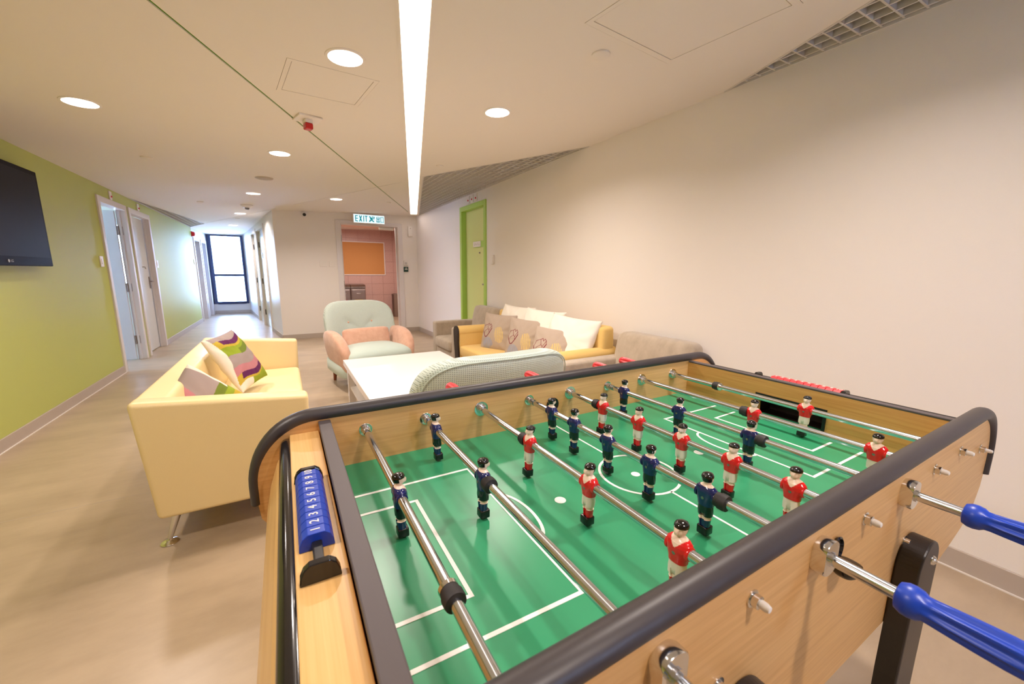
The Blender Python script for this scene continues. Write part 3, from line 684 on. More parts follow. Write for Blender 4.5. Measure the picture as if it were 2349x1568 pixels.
# end walls: left with its ledge, right with goal opening
gy0, gy1, gz1 = .487, .670, .860
def end_wall(x, th, nm):
    bm = BM(); plate(bm, rect(TY0, TY1, .70, .918), [rect(gy0, gy1, .69, gz1)], lambda a, b: (x, a, b), lambda a, b: (x+th, a, b)); T(nm, bm, M_woode)
end_wall(TX1, .02, 'end_wall'); end_wall(TX0, -.02, 'end_wall')
bm = BM(); box(bm, TX0-.024, TX0+.001, TY0, TY1, .912, .9195, .002); T('end_cap_strip', bm, M_strip)
bm = BM(); box(bm, TX1-.001, TX1+.02, TY0, TY1, .915, .9215, .002); T('end_cap_strip', bm, M_strip)
for x0, x1, xw in ((TX1+.02, TX1+.085, TX1), (TX0-.085, TX0-.02, TX0)):
    g = BM(); plate(g, rect(gy0-.01, gy1+.01, ZF-.01, gz1+.01), [rect(gy0, gy1, ZF, gz1)], lambda a, b: (x0 if xw == TX1 else x1, a, b), lambda a, b: (x1 if xw == TX1 else x0, a, b))
    box(g, (x1-.004 if xw == TX1 else x0), (x1 if xw == TX1 else x0+.004), gy0, gy1, ZF-.01, gz1); box(g, x0, x1, gy0, gy1, ZF-.012, ZF-.004)
    T('goal_box', g, mat('dark goal lining', C(40, 26, 20), .5))
bm = BM(); e = .008; xg = TX1-.003
for a in (rect(gy0-e, gy1+e, gz1, gz1+e), rect(gy0-e, gy0, ZF, gz1), rect(gy1, gy1+e, ZF, gz1)): box(bm, xg, xg+.005, a[0][0], a[1][0], a[0][1], a[2][1])
T('goal_trim', bm, M_blk)
# ledges and gloss edging
bm = BM(); box(bm, -.016, TX0-.024, TY0, TY1, .879, .8985, .002); T('ledge', bm, M_woodl)
bm = BM(); box(bm, TX1+.02, 1.432, TY0, TY1, .879, .8985, .002); T('ledge', bm, M_woodl)
for x in (-.022, 1.442):
    bm = BM(); tube(bm, [(x, TY0+.001, .8845), (x, TY1-.03, .8845), (x, TY1-.014, .8835), (x, TY1-.006, .879)], [.0138, .0138, .0125, .008], 18); T('edge_moulding', bm, M_gloss)
def end_panel(sg):
    pts = [(-.024, .876), (-.044, .84), (-.060, .79), (-.070, .74), (-.066, .705), (-.03, .672), (.04, .645), (.12, .625)]
    inn = [(x+.016, z+.004) for x, z in pts][::-1]
    poly = [((x if sg < 0 else 1.42-x), z) for x, z in pts+inn]
    bm = BM(); prism(bm, poly, lambda a, b, d: (a, d, b), TY0+.001, TY1-.001); T('end_panel', bm, M_woodl)
end_panel(-1); end_panel(1)
bm = BM(); box(bm, .1, 1.32, TY0, TY1, .602, .618); T('bottom_panel', bm, M_wood)
# legs
def leg(x, y, sy, sx):
    bm = BM(); prof = []
    for k in range(25):
        a = PI*k/24; prof.append((x+.05*math.cos(a), .722+.05*math.sin(a)))
    prof = [(x+.05, .5)]+prof+[(x-.05, .5), (x-.045+sx*.02, .0), (x+.045+sx*.02, .0)]
    prism(bm, prof, lambda a, b, d: (a, d, b), y, y+sy*.034); lg = T('leg', bm, mat('black leg laminate', C(48, 43, 44), .4), bevel=.003)
    return lg
for (x, y, sy, sx) in ((.985, TY0-.0205, -1, 1), (.435, TY0-.0205, -1, -1), (.985, TY1+.0225, 1, 1), (.435, TY1+.0225, 1, -1)):
    lg = leg(x, y, sy, sx)
    bm = BM(); lathe(bm, [(.009, 0), (.008, sy*.003), (.003, sy*.006)], (x+.012, y+sy*.034, .733), 'Y', 16); T('bolt_cap', bm, M_chrome, lg)
    if sy < 0:
        bm = BM(); lathe(bm, [(.007, 0), (.007, .008), (.005, .010), (.005, .02), (.002, .024)], (x+.05, y-.017, .728), 'X', 12); T('side_bolt', bm, M_chrome, lg)
# rods
RX = [.140, .286, .442, .598, .749, .906, 1.067, 1.230]
TEAM = 'bbrbrbrr'
MEN = [[.618], [.855, .598], [.685, .488, .302], [.820, .724, .606, .488, .367], [.785, .656, .530, .414, .303], [.859, .657, .467], [.548, .292], [.496]]
BUMP = [[.375], [.575, .242], [.709, .242], [.340], [.812, .242], [.442], [.572, .242], [.760, .242]]
def acorn(x, y, z, r=.0075, parent=tb):
    bm = BM(); lathe(bm, [(.011, 0), (.011, -.0015), (r*.95, -.002), (r*.95, -.009), (r*.62, -.010)], (x, y, z), 'Y', 14); o = T('nut', bm, M_chrome, parent)
    bm = BM(); lathe(bm, [(r*.62, -.009), (r*.62, -.016), (r*.45, -.020), (.001, -.021)], (x, y, z), 'Y', 12); T('nut_tip', bm, M_wht, o)
YO = TY0-.02; YI = TY1
M_skin = mat('cream painted skin', C(240, 214, 196), .25); M_hair = mat('gloss black paint', C(14, 12, 14), .1, spec=.7)
M_shR = mat('gloss red shirt', C(214, 28, 34), .18, spec=.6); M_shB = mat('gloss navy shirt', C(22, 32, 92), .15, spec=.7)
M_stR = mat('white shorts', C(232, 222, 210), .3); M_stB = mat('black shorts', C(16, 16, 24), .15, spec=.7); M_boot = mat('black boot block', C(20, 18, 20), .25, spec=.5)
def man_mesh(name, shirt, shorts, sock):
    """player figure, facing +x, rod along y through the chest at z=0; one continuous body"""
    MI = {'skin': 0, 'hair': 1, 'shirt': 2, 'shorts': 3, 'sock': 4, 'boot': 5, 'screw': 6}
    rows = [  # z, half width y, half depth x, x offset, square-ness, colour below next row
        (-.0605, .0080, .0068, 0, 2.4, 'sock'), (-.054, .0086, .0074, 0, 2.3, 'sock'), (-.047, .0094, .0078, 0, 2.3, 'sock'), (-.0455, .0098, .0082, 0, 2.3, 'skin'),
        (-.0450, .0088, .0072, .0003, 2.2, 'skin'), (-.0395, .0092, .0076, .0006, 2.2, 'shorts'), (-.0390, .0112, .0090, .0005, 2.4, 'shorts'), (-.030, .0118, .0094, 0, 2.4, 'shorts'),
        (-.0195, .0112, .0090, 0, 2.3, 'shirt'), (-.0190, .0124, .0098, 0, 2.3, 'shirt'), (-.013, .0130, .0102, 0, 2.3, 'shirt'), (-.006, .0146, .0108, .0004, 2.4, 'shirt'), (0, .0162, .0112, .0006, 2.4, 'shirt'),
        (.006, .0172, .0110, .0004, 2.4, 'shirt'), (.0105, .0166, .0100, 0, 2.3, 'shirt'), (.0140, .0138, .0084, -.0005, 2.2, 'shirt'), (.0165, .0095, .0068, -.0005, 2, 'skin'),
        (.0185, .0062, .0056, -.0002, 2, 'skin'), (.0205, .0056, .0056, .0003, 2, 'skin'), (.0222, .0064, .0072, .0008, 2, 'skin'), (.0248, .0076, .0088, .0006, 2, 'skin'), (.0278, .0083, .0094, .0002, 2, 'skin'),
        (.0300, .0086, .0096, 0, 2, 'skin'), (.0318, .0090, .0101, -.0003, 2, 'hair'), (.0345, .0088, .0099, -.0004, 2, 'hair'), (.0372, .0074, .0084, -.0005, 2, 'hair'), (.0390, .0044, .0050, -.0005, 2, 'hair'), (.0396, .0008, .0009, -.0005, 2, 'hair')]
    rows2 = []
    for a_, b_ in zip(rows, rows[1:]):
        k_ = max(1, int((b_[0]-a_[0])/.00055)) if a_[0] >= -.006 and b_[0] < .0225 else 1
        for q_ in range(k_):
            f_ = q_/k_; rows2.append(tuple(a_[i]*(1-f_)+b_[i]*f_ for i in range(5))+(a_[5],))
    rows = rows2+[rows[-1]]
    rows = [(z, hy*1.08, hx*1.06, xo, p, c_) for z, hy, hx, xo, p, c_ in rows]
    bm = BM(); n = 104; R_ = []
    for z, hy, hx, xo, p, _ in rows:
        ring = []
        for k in range(n):
            a = 2*PI*k/n; c, s_ = math.cos(a), math.sin(a)
            x = xo+hx*math.copysign(abs(c)**(2/p), c); y = hy*math.copysign(abs(s_)**(2/p), s_)
            if -.0605 <= z <= -.039 and abs(y) < .0035: x = xo+(x-xo)*.72       # groove between the legs
            if .0222 <= z <= .030 and c > .95: x += .0026 if z < .0285 else .0008  # nose
            if .0265 < z < .0305 and .6 < c < .93: x -= .0014                      # eye hollows
            if .0222 <= z <= .0240 and c > .8: x += .0004                          # mouth and chin
            if -.006 <= z <= .0105 and abs(s_) > .75: x += .0000; y *= 1.02        # upper arms
            ring.append(bm.verts.new((x, y, z)))
        R_.append(ring)
    for i in range(len(rows)-1):
        for k in range(n):
            f = bm.faces.new((R_[i][k], R_[i][(k+1) % n], R_[i+1][(k+1) % n], R_[i+1][k])); f.smooth = True
            zc = (rows[i][0]+rows[i+1][0])/2; ang = 2*PI*(k+.5)/n; c = math.cos(ang); col = rows[i][5]
            cc_ = f.calc_center_median()
            if col == 'shirt' and zc > .0035 and cc_.x > 0 and abs(cc_.y) < (cc_.z-.0035)*.85: col = 'skin'     # open neck
            if col == 'shirt' and zc > .0156: col = 'skin'
            if col == 'skin' and zc > .0235 and c < -.15: col = 'hair'
            f.material_index = MI[col]
    bm.faces.new(R_[-1]).material_index = 1
    bx_ = box(bm, -.0078, .0105, -.0095, .0095, -.0755, -.0600, .0016, 5)
    lathe(bm, [(.0026, .0105), (.0026, .0122), (.0013, .0124)], (0, 0, -.004), 'X', 12, 6)
    lathe(bm, [(.0026, -.0100), (.0026, -.0118), (.0013, -.0120)], (0, 0, -.004), 'X', 12, 6)
    for sgn in (-1, 1):  # sleeves round the rod
        lathe(bm, [(.0098, sgn*.0135), (.0102, sgn*.0160), (.0098, sgn*.0176), (.0085, sgn*.0182)], (0, 0, 0), 'Y', 18, 2)
    bmesh.ops.recalc_face_normals(bm, faces=bm.faces)
    me = bpy.data.meshes.new(name); bm.to_mesh(me); bm.free()
    for m_ in (M_skin, M_hair, shirt, shorts, sock, M_boot, M_dsteel): me.materials.append(m_)
    me.set_sharp_from_angle(angle=math.radians(50))
    return me
ME = {'r': man_mesh('player_figure', M_shR, M_stR, M_shR), 'b': man_mesh('player_figure', M_shB, M_stB, M_shB)}
def handle_bm(y, sgn):
    """fluted grip, thick collar towards the table, starts at y and runs in direction sgn"""
    prof = [(.009, 0), (.0155, .002), (.0185, .008), (.0190, .014), (.0175, .021), (.0148, .025), (.0150, .032), (.0160, .045), (.0172, .065), (.0180, .085), (.0178, .098), (.0165, .108), (.0135, .115), (.008, .119), (.001, .120)]
    def fl(r, t, a, i):
        d = abs(t-y); w_ = max(0, min(1, (d-.024)/.01))*max(0, min(1, (.112-d)/.02)); return r*(1-.20*w_*(.5-.5*math.cos(8*a))**.8)
    bm = BM(); lathe(bm, [(r, y+sgn*t) for r, t in prof], (0, 0, 0), 'Y', 64, flute=fl); return bm
NEARH = {0: .124, 1: .124, 3: .124, 5: .134}
FARH = {2: 1.06, 4: 1.07, 6: 1.062, 7: 1.08}
for i, x in enumerate(RX):
    blue = TEAM[i] == 'b'
    y0, y1 = (NEARH[i]-.05, YI+.04) if blue else (YO-.006, FARH[i]+.06)
    bm = BM()
    if blue:
        cyl(bm, (x, y0, ZR), (x, YI-.035, ZR), .0078, seg=20); cyl(bm, (x, YI-.036, ZR), (x, y1, ZR), .0052, seg=14)
    else: cyl(bm, (x, y0, ZR), (x, y1, ZR), .0078, seg=20)
    rod = T('rod', bm, M_steel); rod['label'] = ('steel rod carrying navy players' if blue else 'steel rod carrying red players')
    for y in MEN[i]:
        o = share('player_figure', ME[TEAM[i]], rod, (x, y, ZR), (0, random.uniform(-.05, .05), 0 if blue else PI)); o['label'] = 'navy player figure with black hair' if blue else 'red and white player figure with black hair'
    for y in BUMP[i]:
        bm = BM(); s_ = -1 if y < .575 else 1
        lathe(bm, [(.0085, -.011), (.0130, -.010), (.0138, -.006), (.0138, .002), (.0122, .003), (.0122, .009), (.0085, .010)], (x, y, ZR), 'Y', 24); T('bumper', bm, mat('black rubber', C(36, 32, 34), .6), rod)
        if i in (0, 7):
            bm = BM(); lathe(bm, [(.0082, .009), (.0122, .010), (.0125, .016), (.0100, .019), (.0082, .021)], (x, y, ZR), 'Y', 20) if i == 0 else lathe(bm, [(.0082, -.021), (.0100, -.019), (.0125, -.016), (.0122, -.010), (.0082, -.009)], (x, y, ZR), 'Y', 20); T('collar', bm, M_chrome, rod)
    if blue:
        h = handle_bm(NEARH[i], -1); [setattr(v, 'co', v.co+Vector((x, 0, ZR))) for v in h.verts]; T('handle', h, M_blue, rod)['label'] = 'blue fluted grip'
        # springy far end
        bm = BM(); tube(bm, [(x+.0078*math.cos(2*PI*k/10), YI-.004-.026*k/60, ZR+.0078*math.sin(2*PI*k/10)) for k in range(61)], .0014, 6); T('spring', bm, M_chrome, rod)
        bm = BM(); lathe(bm, [(.006, 0), (.0155, 0), (.0156, -.0014), (.0150, -.0020), (.0106, -.0022), (.0102, -.0026), (.0100, -.0078), (.0096, -.0082), (.006, -.0083)], (x, YI, ZR), 'Y', 24); T('bushing', bm, M_chrome)
        # heavy outer bushing, a round block with flat sides
        bm = BM(); lathe(bm, [(.024, 0), (.025, -.003), (.025, -.015), (.0240, -.0165), (.0100, -.0168), (.0100, -.019), (.0080, -.019)], (x, YO, ZR), 'Y', 32, flute=lambda r, t, a, k: min(r, .0185/max(1e-3, abs(math.cos(a))))); T('bushing', bm, M_chrome)
    else:
        h = handle_bm(FARH[i], 1); [setattr(v, 'co', v.co+Vector((x, 0, ZR))) for v in h.verts]; T('handle', h, M_redh, rod)['label'] = 'red fluted grip'
        bm = BM(); lathe(bm, [(.0085, 0), (.0205, 0), (.0206, -.0016), (.0200, -.0024), (.0142, -.0026), (.0138, -.0030), (.0138, -.0072), (.0132, -.0078), (.0124, -.0080), (.0122, -.0125), (.0116, -.0130), (.0108, -.0132), (.0106, -.0165), (.0085, -.017)], (x, YI, ZR), 'Y', 28); T('bushing', bm, M_chrome)
        acorn(x, YO, ZR, .0085)
        bm = BM(); lathe(bm, [(.0085, 0), (.025, 0), (.025, .015), (.0085, .018)], (x, YI+.022, ZR), 'Y', 28); T('bushing', bm, M_chrome)
for x, z in ((1.405, .845), (.965, .762), (.39, .79), (.02, .845)): acorn(x, YO, z)
# ball cups
def cup(x, y, z, sg):
    bm = BM(); lathe(bm, [(.021, 0), (.0225, sg*.003), (.0205, sg*.0045), (.0185, sg*.0025), (.014, sg*.0016), (.0005, sg*.0014)], (x, y, z), 'Y', 28, caps=False); return T('ball_cup', bm, M_gloss)
cup(.682, YI-.0008, .852, -1)
cc = BM()
lathe(cc, [(.020, 0), (.022, -.003), (.0195, -.0045), (.017, -.001), (.003, -.0008)], (.652, YO, .862), 'Y', 28, caps=False)
sell(cc, (.668, YO-.012, .838), .021, .017, .016, 1, .8, 'Z', 24, 12, warp=lambda p: Vector((p.x, p.y, min(p.z, .006-.2*p.x))))
T('ball_entry', cc, M_gloss)
# score counters on the ledges
def counter(cx, y0, y1, zb, mb, sg, slid):
    c = BM(); box(c, cx-.006, cx+.006, min(y0, slid), max(y1, slid), zb, zb+.012, .002); sc = T('score_counter', c, M_blk); sc['label'] = 'sliding ten-bead score counter'
    n = 10; st = (y1-y0)/n
    half = [(.021, 0), (.020, .009), (.0165, .0175), (.010, .0225), (-.010, .0225), (-.0165, .0175), (-.020, .009), (-.021, 0)]
    for k in range(n):
        b = BM(); prism(b, half, lambda a, h_, d: (cx+a, d, zb+h_), y0+st*k+.0006, y0+st*(k+1)-.0006); T('bead', b, mb, sc, bevel=.0008)
        text('numeral', str(k+1) if sg > 0 else str(10-k), .0165, M_wht, sc, (cx, y0+st*(k+.5), zb+.0229), (0, 0, PI/2 if sg > 0 else -PI/2), True)
    for yy in (slid, (y1 if slid < y0 else y0)):
        b = BM(); s_ = 1.06
        d_ = .011
        prism(b, [(a*s_, h_*s_) for a, h_ in half], lambda a, h_, d: (cx+a, d, zb+h_), yy+(.001 if yy > y0 else -d_), yy+(d_ if yy > y0 else -.001)); T('end_stop', b, M_gloss, sc, bevel=.0012)
counter(.010, .512, .698, .8986, M_blue, 1, .462)
counter(TX1+.055, .47, .66, .8986, M_redh, -1, .70)

# ================================================================== SEATING
def poly_body(name, poly, fn, d0, d1, m, parent, bev, world=True):
    bm = BM(); prism(bm, poly, fn, d0, d1); o = obj(name, bm, m, parent, world)
    b = o.modifiers.new('bevel', 'BEVEL'); b.width = bev; b.segments = 4; b.limit_method = 'ANGLE'; b.angle_limit = .5
    for p in o.data.polygons: p.use_smooth = True
    return o
XZ = lambda a, b, d: (a, d, b)
def cushion_mesh(name, w_, h_, t_, m, colf=None, N=40, pinch=.07, wr=.006, seed=0, fold=0):
    """square pillow in the local xz plane, front towards -y"""
    vs, fs, cols = [], [], []
    idx = {}
    for side in (-1, 1):
        for i in range(N+1):
            for j in range(N+1):
                u = -1+2*i/N; v = -1+2*j/N
                edge = i in (0, N) or j in (0, N)
                if side == 1 and edge: idx[(side, i, j)] = idx[(-1, i, j)]; continue
                x = u*w_/2*(1-pinch*(1-v*v)); z = v*h_/2*(1-pinch*(1-u*u))
                th = t_/2*max(0, (1-u**2)*(1-v**2))**.42
                nn = noise.noise(Vector((u*2.2+seed, v*2.2, side*3.1)))*wr
                rad = max(abs(u), abs(v)); ang = math.atan2(v, u)
                th += (nn+math.sin(ang*14+seed)*wr*.6*rad**4*(1-rad)*6)*(0 if edge else 1)
                idx[(side, i, j)] = len(vs); vs.append((x, side*th, z+fold*(1-u*u)*v)); cols.append(colf(u, v) if colf else (1, 1, 1, 1))
        for i in range(N):
            for j in range(N):
                q = [idx[(side, i, j)], idx[(side, i+1, j)], idx[(side, i+1, j+1)], idx[(side, i, j+1)]]
                fs.append(q if side == -1 else q[::-1])
    me = bpy.data.meshes.new(name); me.from_pydata(vs, [], fs); me.materials.append(m)
    for p in me.polygons: p.use_smooth = True
    if colf:
        ca_ = me.color_attributes.new('print', 'FLOAT_COLOR', 'POINT')
        for k, c in enumerate(cols): ca_.data[k].color = c
    return me
def basis(o, center, right, upv):
    r = Vector(right).normalized(); u = Vector(upv); u = (u-r*u.dot(r)).normalized(); y = u.cross(r)   # front is -y
    o.matrix_world = Matrix(((r.x, y.x, u.x, center[0]), (r.y, y.y, u.y, center[1]), (r.z, y.z, u.z, center[2]), (0, 0, 0, 1)))
def cushion(name, me, label, cat, group, center, right, upv):
    o = bpy.data.objects.new(name, me); COL.objects.link(o); basis(o, center, right, upv); return tag(o, label, cat, group)

# ---- yellow leather sofa
sx0, sx1, sy0, sy1 = -.605, .06, 2.11, 4.0
t = thing('leather_sofa', 'pale yellow leather two-seat sofa on chrome legs', 'sofa', (-.27, 3.05, 0))
armp = [(-.562, .165), (.048, .165), (sx1, .648), (sx0, .705)]
poly_body('arm', armp, XZ, sy0, sy0+.105, M_leath, t, .022); poly_body('arm', armp, XZ, sy1-.105, sy1, M_leath, t, .022)
poly_body('backrest', [(-.560, .166), (-.42, .166), (-.478, .6925), (sx0+.002, .7035)], XZ, sy0+.004, sy1-.004, M_leath, t, .022)
bm = BM(); box(bm, -.44, .045, sy0+.10, sy1-.10, .165, .31, .01); obj('base', bm, M_leath, t, True)
for y0, y1 in ((sy0+.107, 3.053), (3.057, sy1-.107)):
    bm = BM(); sell(bm, (-.195, (y0+y1)/2, .355), .255, (y1-y0)/2, .07, .35, .12, 'Z', 48, 16); obj('seat_cushion', bm, M_leath, t, True, smooth=True)
for x, y in ((-.555, 2.205), (.0, 2.205), (-.555, 3.9), (.0, 3.9)):
    bm = BM(); ix = .05 if x < -.3 else -.05; cyl(bm, (x, y, .014), (x+ix*.9, y+(.03 if y < 3 else -.03), .17), .009, .022, 18)
    lg = obj('leg', bm, M_chrome, t, True)
    bm = BM(); lathe(bm, [(.034, 0), (.036, .004), (.030, .010), (.012, .016), (.010, .02)], (x, y, 0), 'Z', 28); obj('foot_disc', bm, M_chrome, lg, True)
GR, PK, CRM, LIME, DLIM, PUR, YEL = C(164, 148, 144), C(192, 128, 134), C(236, 226, 210), C(146, 164, 48), C(114, 130, 50), C(98, 40, 88), C(196, 170, 64)
def printA(u, v):
    e = -.86+.12*math.sin(v*2.6+.6)
    if u < e: return CRM
    vv = v+.10*math.sin(u*3.2+.8)-.12*u
    if vv > .80: return GR
    if vv > .62: return PUR if u > e+.25 else YEL
    if vv > .53: return YEL
    if vv > .20:
        return DLIM if (vv < .42 and u > -.1+.3*(vv)) else LIME
    if vv > -.20: return GR
    if vv > -.46: return PK
    if vv > -.66: return PUR if u > e+.22 else YEL
    if vv > -.73: return YEL
    return LIME if u > -.25 else CRM
def printB(u, v):
    if (u+.08)**2/.10+(v-.02)**2/.12 < 1: return CRM
    vv = u+.12*math.sin(v*3+.5)
    if v > .88 and u < .2: return CRM
    if vv < -.45 and v < .15-.5*(u+.6): return PK
    if vv < -.10: return GR
    if vv < .22: return DLIM if v > .1 else GR
    if vv < .48: return LIME
    if vv < .56: return YEL
    if vv < .80 and v < .75: return PUR
    return PK if v < .8 else YEL
meA = cushion_mesh('patterned_cushion', .37, .40, .12, M_print, printA, 120, seed=1, pinch=.05); meB = cushion_mesh('patterned_cushion', .36, .37, .17, M_print, printB, 120, seed=4, pinch=.03)
cushion('patterned_cushion', meA, 'purple, lime and grey patterned cushion propped upright on the leather sofa', 'cushion', 'patterned cushions on the leather sofa', (-.32, 3.20, .645), (.34, .92, .06), (-.40, .20, .80))
cushion('patterned_cushion', meB, 'patterned cushion slumped low beside the near arm of the leather sofa', 'cushion', 'patterned cushions on the leather sofa', (-.425, 2.52, .515), (.55, .42, -.62), (.1, .35, .80))

# ---- white coffee table
t = thing('coffee_table', 'white rectangular coffee table with lower shelf', 'coffee table', (.87, 3.11, 0))
bm = BM(); box(bm, .41, 1.33, 2.43, 3.79, .40, .45, .002); obj('tabletop', bm, M_twhite, t, True)
for x in (.435, 1.25):
    for y in (2.45, 3.715):
        bm = BM(); box(bm, x, x+.055, y, y+.055, 0, .40, .002); obj('leg', bm, M_twhite, t, True)
bm = BM(); box(bm, .45, 1.29, 2.48, 3.74, .19, .21, .002); obj('shelf', bm, M_twhite, t, True)

# ---- mint armchairs
def armchair():
    t = thing('armchair', 'mint armchair', 'armchair', (0, 0, 0), 0, 'mint armchairs with peach arms')
    def bw(p):   # back shell: rounder towards the top, leaning back, hollowed, dimpled at the buttons
        k = (p.z+.32)/.64
        p = p.copy(); p.x *= 1.0-.10*max(0, k-.55)**2*2-.12*max(0, .35-k)
        if p.y < 0:
            for bx_ in (-.135, .135):
                d = math.hypot(p.x-bx_, (p.z-.08)*1.0); p.y += .020*math.exp(-(d/.042)**2)
        p.y += .10*(p.z/.32)-.10*(p.x/.4)**2
        return p
    bm = BM(); sell(bm, (0, .29, .585), .395, .085, .32, .5, .44, 'Y', 72, 28, bw); bk = obj('backrest', bm, M_mint, t)
    for bx_ in (-.135, .135):
        bm = BM(); sell(bm, (bx_, .237, .665), .012, .008, .012, 1, 1, 'Y', 14, 8); obj('button', bm, M_peach, bk)
    bm = BM()
    pth = []
    for k in range(41):     # seam piping round the back of the shell
        th = PI*(-.08)+PI*1.16*k/40; sp = lambda v, e: math.copysign(abs(v)**e, v)
        q = bw(Vector((.383*sp(math.cos(th), .44), .048, .308*sp(math.sin(th), .44)))); pth.append((q.x, q.y+.29+.012, q.z+.585))
    tube(bm, pth, .0028, 6); obj('piping', bm, M_mintp, bk)
    bm = BM(); sell(bm, (0, -.10, .315), .345, .37, .135, .5, .35, 'Z', 56, 20, lambda p: Vector((p.x*(1.06 if p.y < 0 else .95), p.y, p.z+(.02*math.cos(p.x*4.5)*math.cos(p.y*3) if p.z > 0 else 0)))); obj('seat_cushion', bm, M_mintp, t)
    for sg in (-1, 1):
        def aw(p, sg=sg):
            p = p.copy(); k = (p.y+.36)/.72
            p.z += -.10*max(0, .55-k)**2*3+.02; p.x += sg*.03*(p.z/.2); return p
        bm = BM(); sell(bm, (sg*.345, -.05, .395), .068, .35, .195, .62, .62, 'X', 48, 20, aw); obj('arm', bm, M_peach, t)
    bm = BM(); sell(bm, (0, -.02, .22), .40, .36, .09, .35, .3, 'Z', 48, 14); obj('base', bm, M_mintp, t)
    for x in (-.30, .30):
        for y in (-.34, .27):
            bm = BM(); cyl(bm, (x*1.03, y*1.04, 0), (x, y, .17), .016, .026, 16); obj('leg', bm, M_legw, t)
    return t
ac1 = armchair(); ac1['label'] = 'mint armchair facing the camera with button back and peach arms'
ac1.location = (.775, 4.62, 0); ac1.rotation_euler = (0, 0, math.radians(9))
ac2 = dup(ac1); ac2['label'] = 'mint waffle armchair seen from behind, beyond the foosball table'
ac2.location = (.80, 1.83, 0); ac2.rotation_euler = (0, 0, math.radians(180+2))
bm = BM(); sell(bm, (0, 0, 0), .26, .06, .105, .7, .28, 'Y', 56, 20); o = obj('lumbar_cushion', bm, M_peach); tag(o, 'long peach suede cushion lying in the mint armchair', 'cushion')
o.location = (.765, 4.63, .515); o.rotation_euler = (math.radians(-14), 0, math.radians(9))

# ---- mustard sofa against the cream wall
mx0, mx1, my0, my1 = 1.66, 2.40, 2.36, 4.22
t = thing('fabric_sofa', 'mustard fabric sofa with dark arm trim against the cream wall', 'sofa', (2.03, 3.29, 0))
for ya in (my0, my1-.11):
    bm = BM(); box(bm, mx0+.015, mx1-.02, ya, ya+.11, .12, .575, .02); ar = obj('arm', bm, M_yfab, t, True)
    bm = BM(); tube(bm, [(mx0+.01, ya+.055, .578), (mx1-.02, ya+.055, .578)], .062, 20); obj('arm_roll', bm, M_yfab, ar, True, smooth=True)
    bm = BM(); prism(bm, [(ya+.055+.066*math.cos(a), .576+.066*math.sin(a)) for a in [PI*k/12 for k in range(13)]]+[(ya-.002, .45), (ya+.006, .11), (ya+.104, .11), (ya+.112, .45)], lambda a, b, d: (d+(.02 if b < .3 else 0), a, b), mx0-.008, mx0+.014); obj('arm_trim', bm, M_dark, ar, True, bevel=.004)
poly_body('backrest', [(mx1-.20, .30), (mx1-.17, .81), (mx1-.04, .815), (mx1, .12), (mx1-.16, .12)], XZ, my0+.02, my1-.02, M_yfab, t, .035)
bm = BM(); box(bm, mx0+.04, mx1-.16, my0+.11, my1-.11, .14, .31, .01); obj('base', bm, M_yfab, t, True)
for y0, y1 in ((my0+.112, 3.288), (3.292, my1-.112)):
    bm = BM(); sell(bm, (1.94, (y0+y1)/2, .365), .275, (y1-y0)/2, .07, .35, .12, 'Z', 48, 16); obj('seat_cushion', bm, M_yfab, t, True)
for x in (mx0+.07, mx1-.08):
    for y in (my0+.06, my1-.06):
        bm = BM(); cyl(bm, (x, y, 0), (x, y, .15), .016, .022, 14); obj('leg', bm, M_dark, t, True)

# ---- beige velour armchairs either side
def beige_chair(label):
    t = thing('velour_armchair', label, 'armchair', (0, 0, 0), 0, 'beige velour armchairs')   # faces -x, origin mid footprint
    for y in (-.40, .28):
        bm = BM(); box(bm, -.34, .30, y, y+.12, .05, .60, .025, seg=4); obj('arm', bm, M_beige, t, smooth=False)
    def bw(p): p = p.copy(); p.x += .06*(p.z/.3)+.03*(p.y/.34)**2; return p
    bm = BM(); sell(bm, (.23, 0, .50), .085, .345, .30, .4, .2, 'X', 56, 20, bw); obj('backrest', bm, M_beige, t)
    bm = BM(); box(bm, -.33, .2, -.28, .28, .05, .30, .01); obj('base', bm, M_beige, t)
    bm = BM(); sell(bm, (-.09, 0, .355), .27, .278, .075, .35, .15, 'Z', 48, 16); obj('seat_cushion', bm, M_beige, t)
    for x in (-.28, .24):
        for y in (-.33, .33):
            bm = BM(); cyl(bm, (x, y, 0), (x, y, .06), .02, .024, 14); obj('leg', bm, M_dark, t)
    return t
b1 = beige_chair('beige velour armchair nearest the foosball table by the wall'); b1.location = (2.02, 1.92, 0)
b2 = dup(b1); b2['label'] = 'beige velour armchair beyond the mustard sofa, by the green door'; b2.location = (2.02, 4.66, 0)

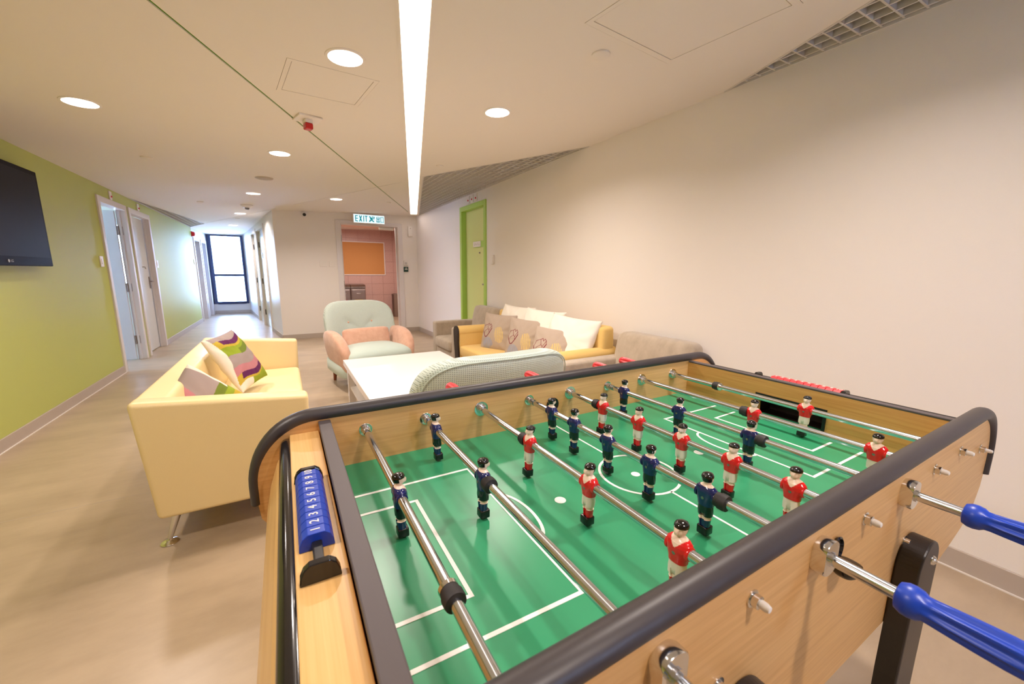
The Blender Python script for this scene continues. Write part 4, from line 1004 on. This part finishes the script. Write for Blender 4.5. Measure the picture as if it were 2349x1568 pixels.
# ---- cushions on the mustard sofa
meW = cushion_mesh('white_cushion', .52, .50, .17, M_cream, None, 44, seed=9, wr=.009)
wl = ['white cushion furthest along the mustard sofa, behind the grey embroidered ones', 'white cushion in the middle of the mustard sofa', 'white cushion leaning at the near end of the mustard sofa']
for i, (c, r, u) in enumerate((((2.13, 3.66, .655), (.16, -.95, -.02), (.30, .06, .9)), ((2.10, 3.12, .66), (.20, -.95, -.03), (.30, .08, .9)), ((2.09, 2.66, .645), (.26, -.93, -.06), (.38, .14, .85)))):
    cushion('white_cushion', meW, wl[i], 'cushion', 'white cushions on the mustard sofa', c, r, u)
TAU, DRED, EYEL, EBLU = C(184, 166, 150), C(122, 36, 52), C(222, 194, 124), C(156, 160, 176)
def seg_d(p, a, b):
    ax, ay = b[0]-a[0], b[1]-a[1]; k = max(0, min(1, ((p[0]-a[0])*ax+(p[1]-a[1])*ay)/(ax*ax+ay*ay+1e-9)))
    return math.hypot(p[0]-a[0]-k*ax, p[1]-a[1]-k*ay)
ROSE = [[(-.55, .38), (-.78, .30), (-.86, .02), (-.80, -.08), (-.62, -.30), (-.52, -.28), (-.34, -.05), (-.22, .18), (-.26, .34)], [(-.55, .38), (-.48, .14), (-.40, .06), (-.32, .20), (-.26, .34)], [(-.48, .14), (-.66, .02), (-.74, -.1)], [(-.40, .06), (-.36, -.08)], [(-.55, .38), (-.46, .44), (-.40, .32), (-.34, .42), (-.26, .34)], [(-.8, -.08), (-.9, .08)]]
def embroid(u, v):
    for li, l in enumerate(ROSE):
        for a, b in zip(l, l[1:]):
            thick = .022 if (li == 0 and min(a[1], b[1]) < .0) else .012
            if seg_d((u, v), a, b) < thick: return DRED
    n_ = noise.noise(Vector((u*7, v*3, 0)))*.1
    if (u-.28+.12*v)**2/.075+(v+.12)**2/.2 < 1+n_*3: return EYEL if math.sin(u*74+v*9+n_*22) > -.15 else TAU
    if (u+.42)**2/.11+(v+.62)**2/.10 < 1+n_*3: return EBLU if math.sin(u*60+n_*10) > -.6 else TAU
    return TAU
meT = cushion_mesh('embroidered_cushion', .42, .42, .15, M_print, embroid, 170, seed=2)
tl = ['grey embroidered cushion nearest the far arm of the mustard sofa', 'middle grey embroidered cushion on the mustard sofa', 'grey embroidered cushion slumped lowest, at the near end of the mustard sofa']
for i, (c, r, u) in enumerate((((1.97, 3.72, .60), (.42, -.90, -.02), (.22, .10, .95)), ((1.985, 3.20, .60), (.40, -.91, -.03), (.24, .12, .95)), ((1.975, 2.72, .575), (.50, -.86, -.05), (.34, .22, .86)))):
    cushion('embroidered_cushion', meT, tl[i], 'cushion', 'grey embroidered cushions', c, r, u)
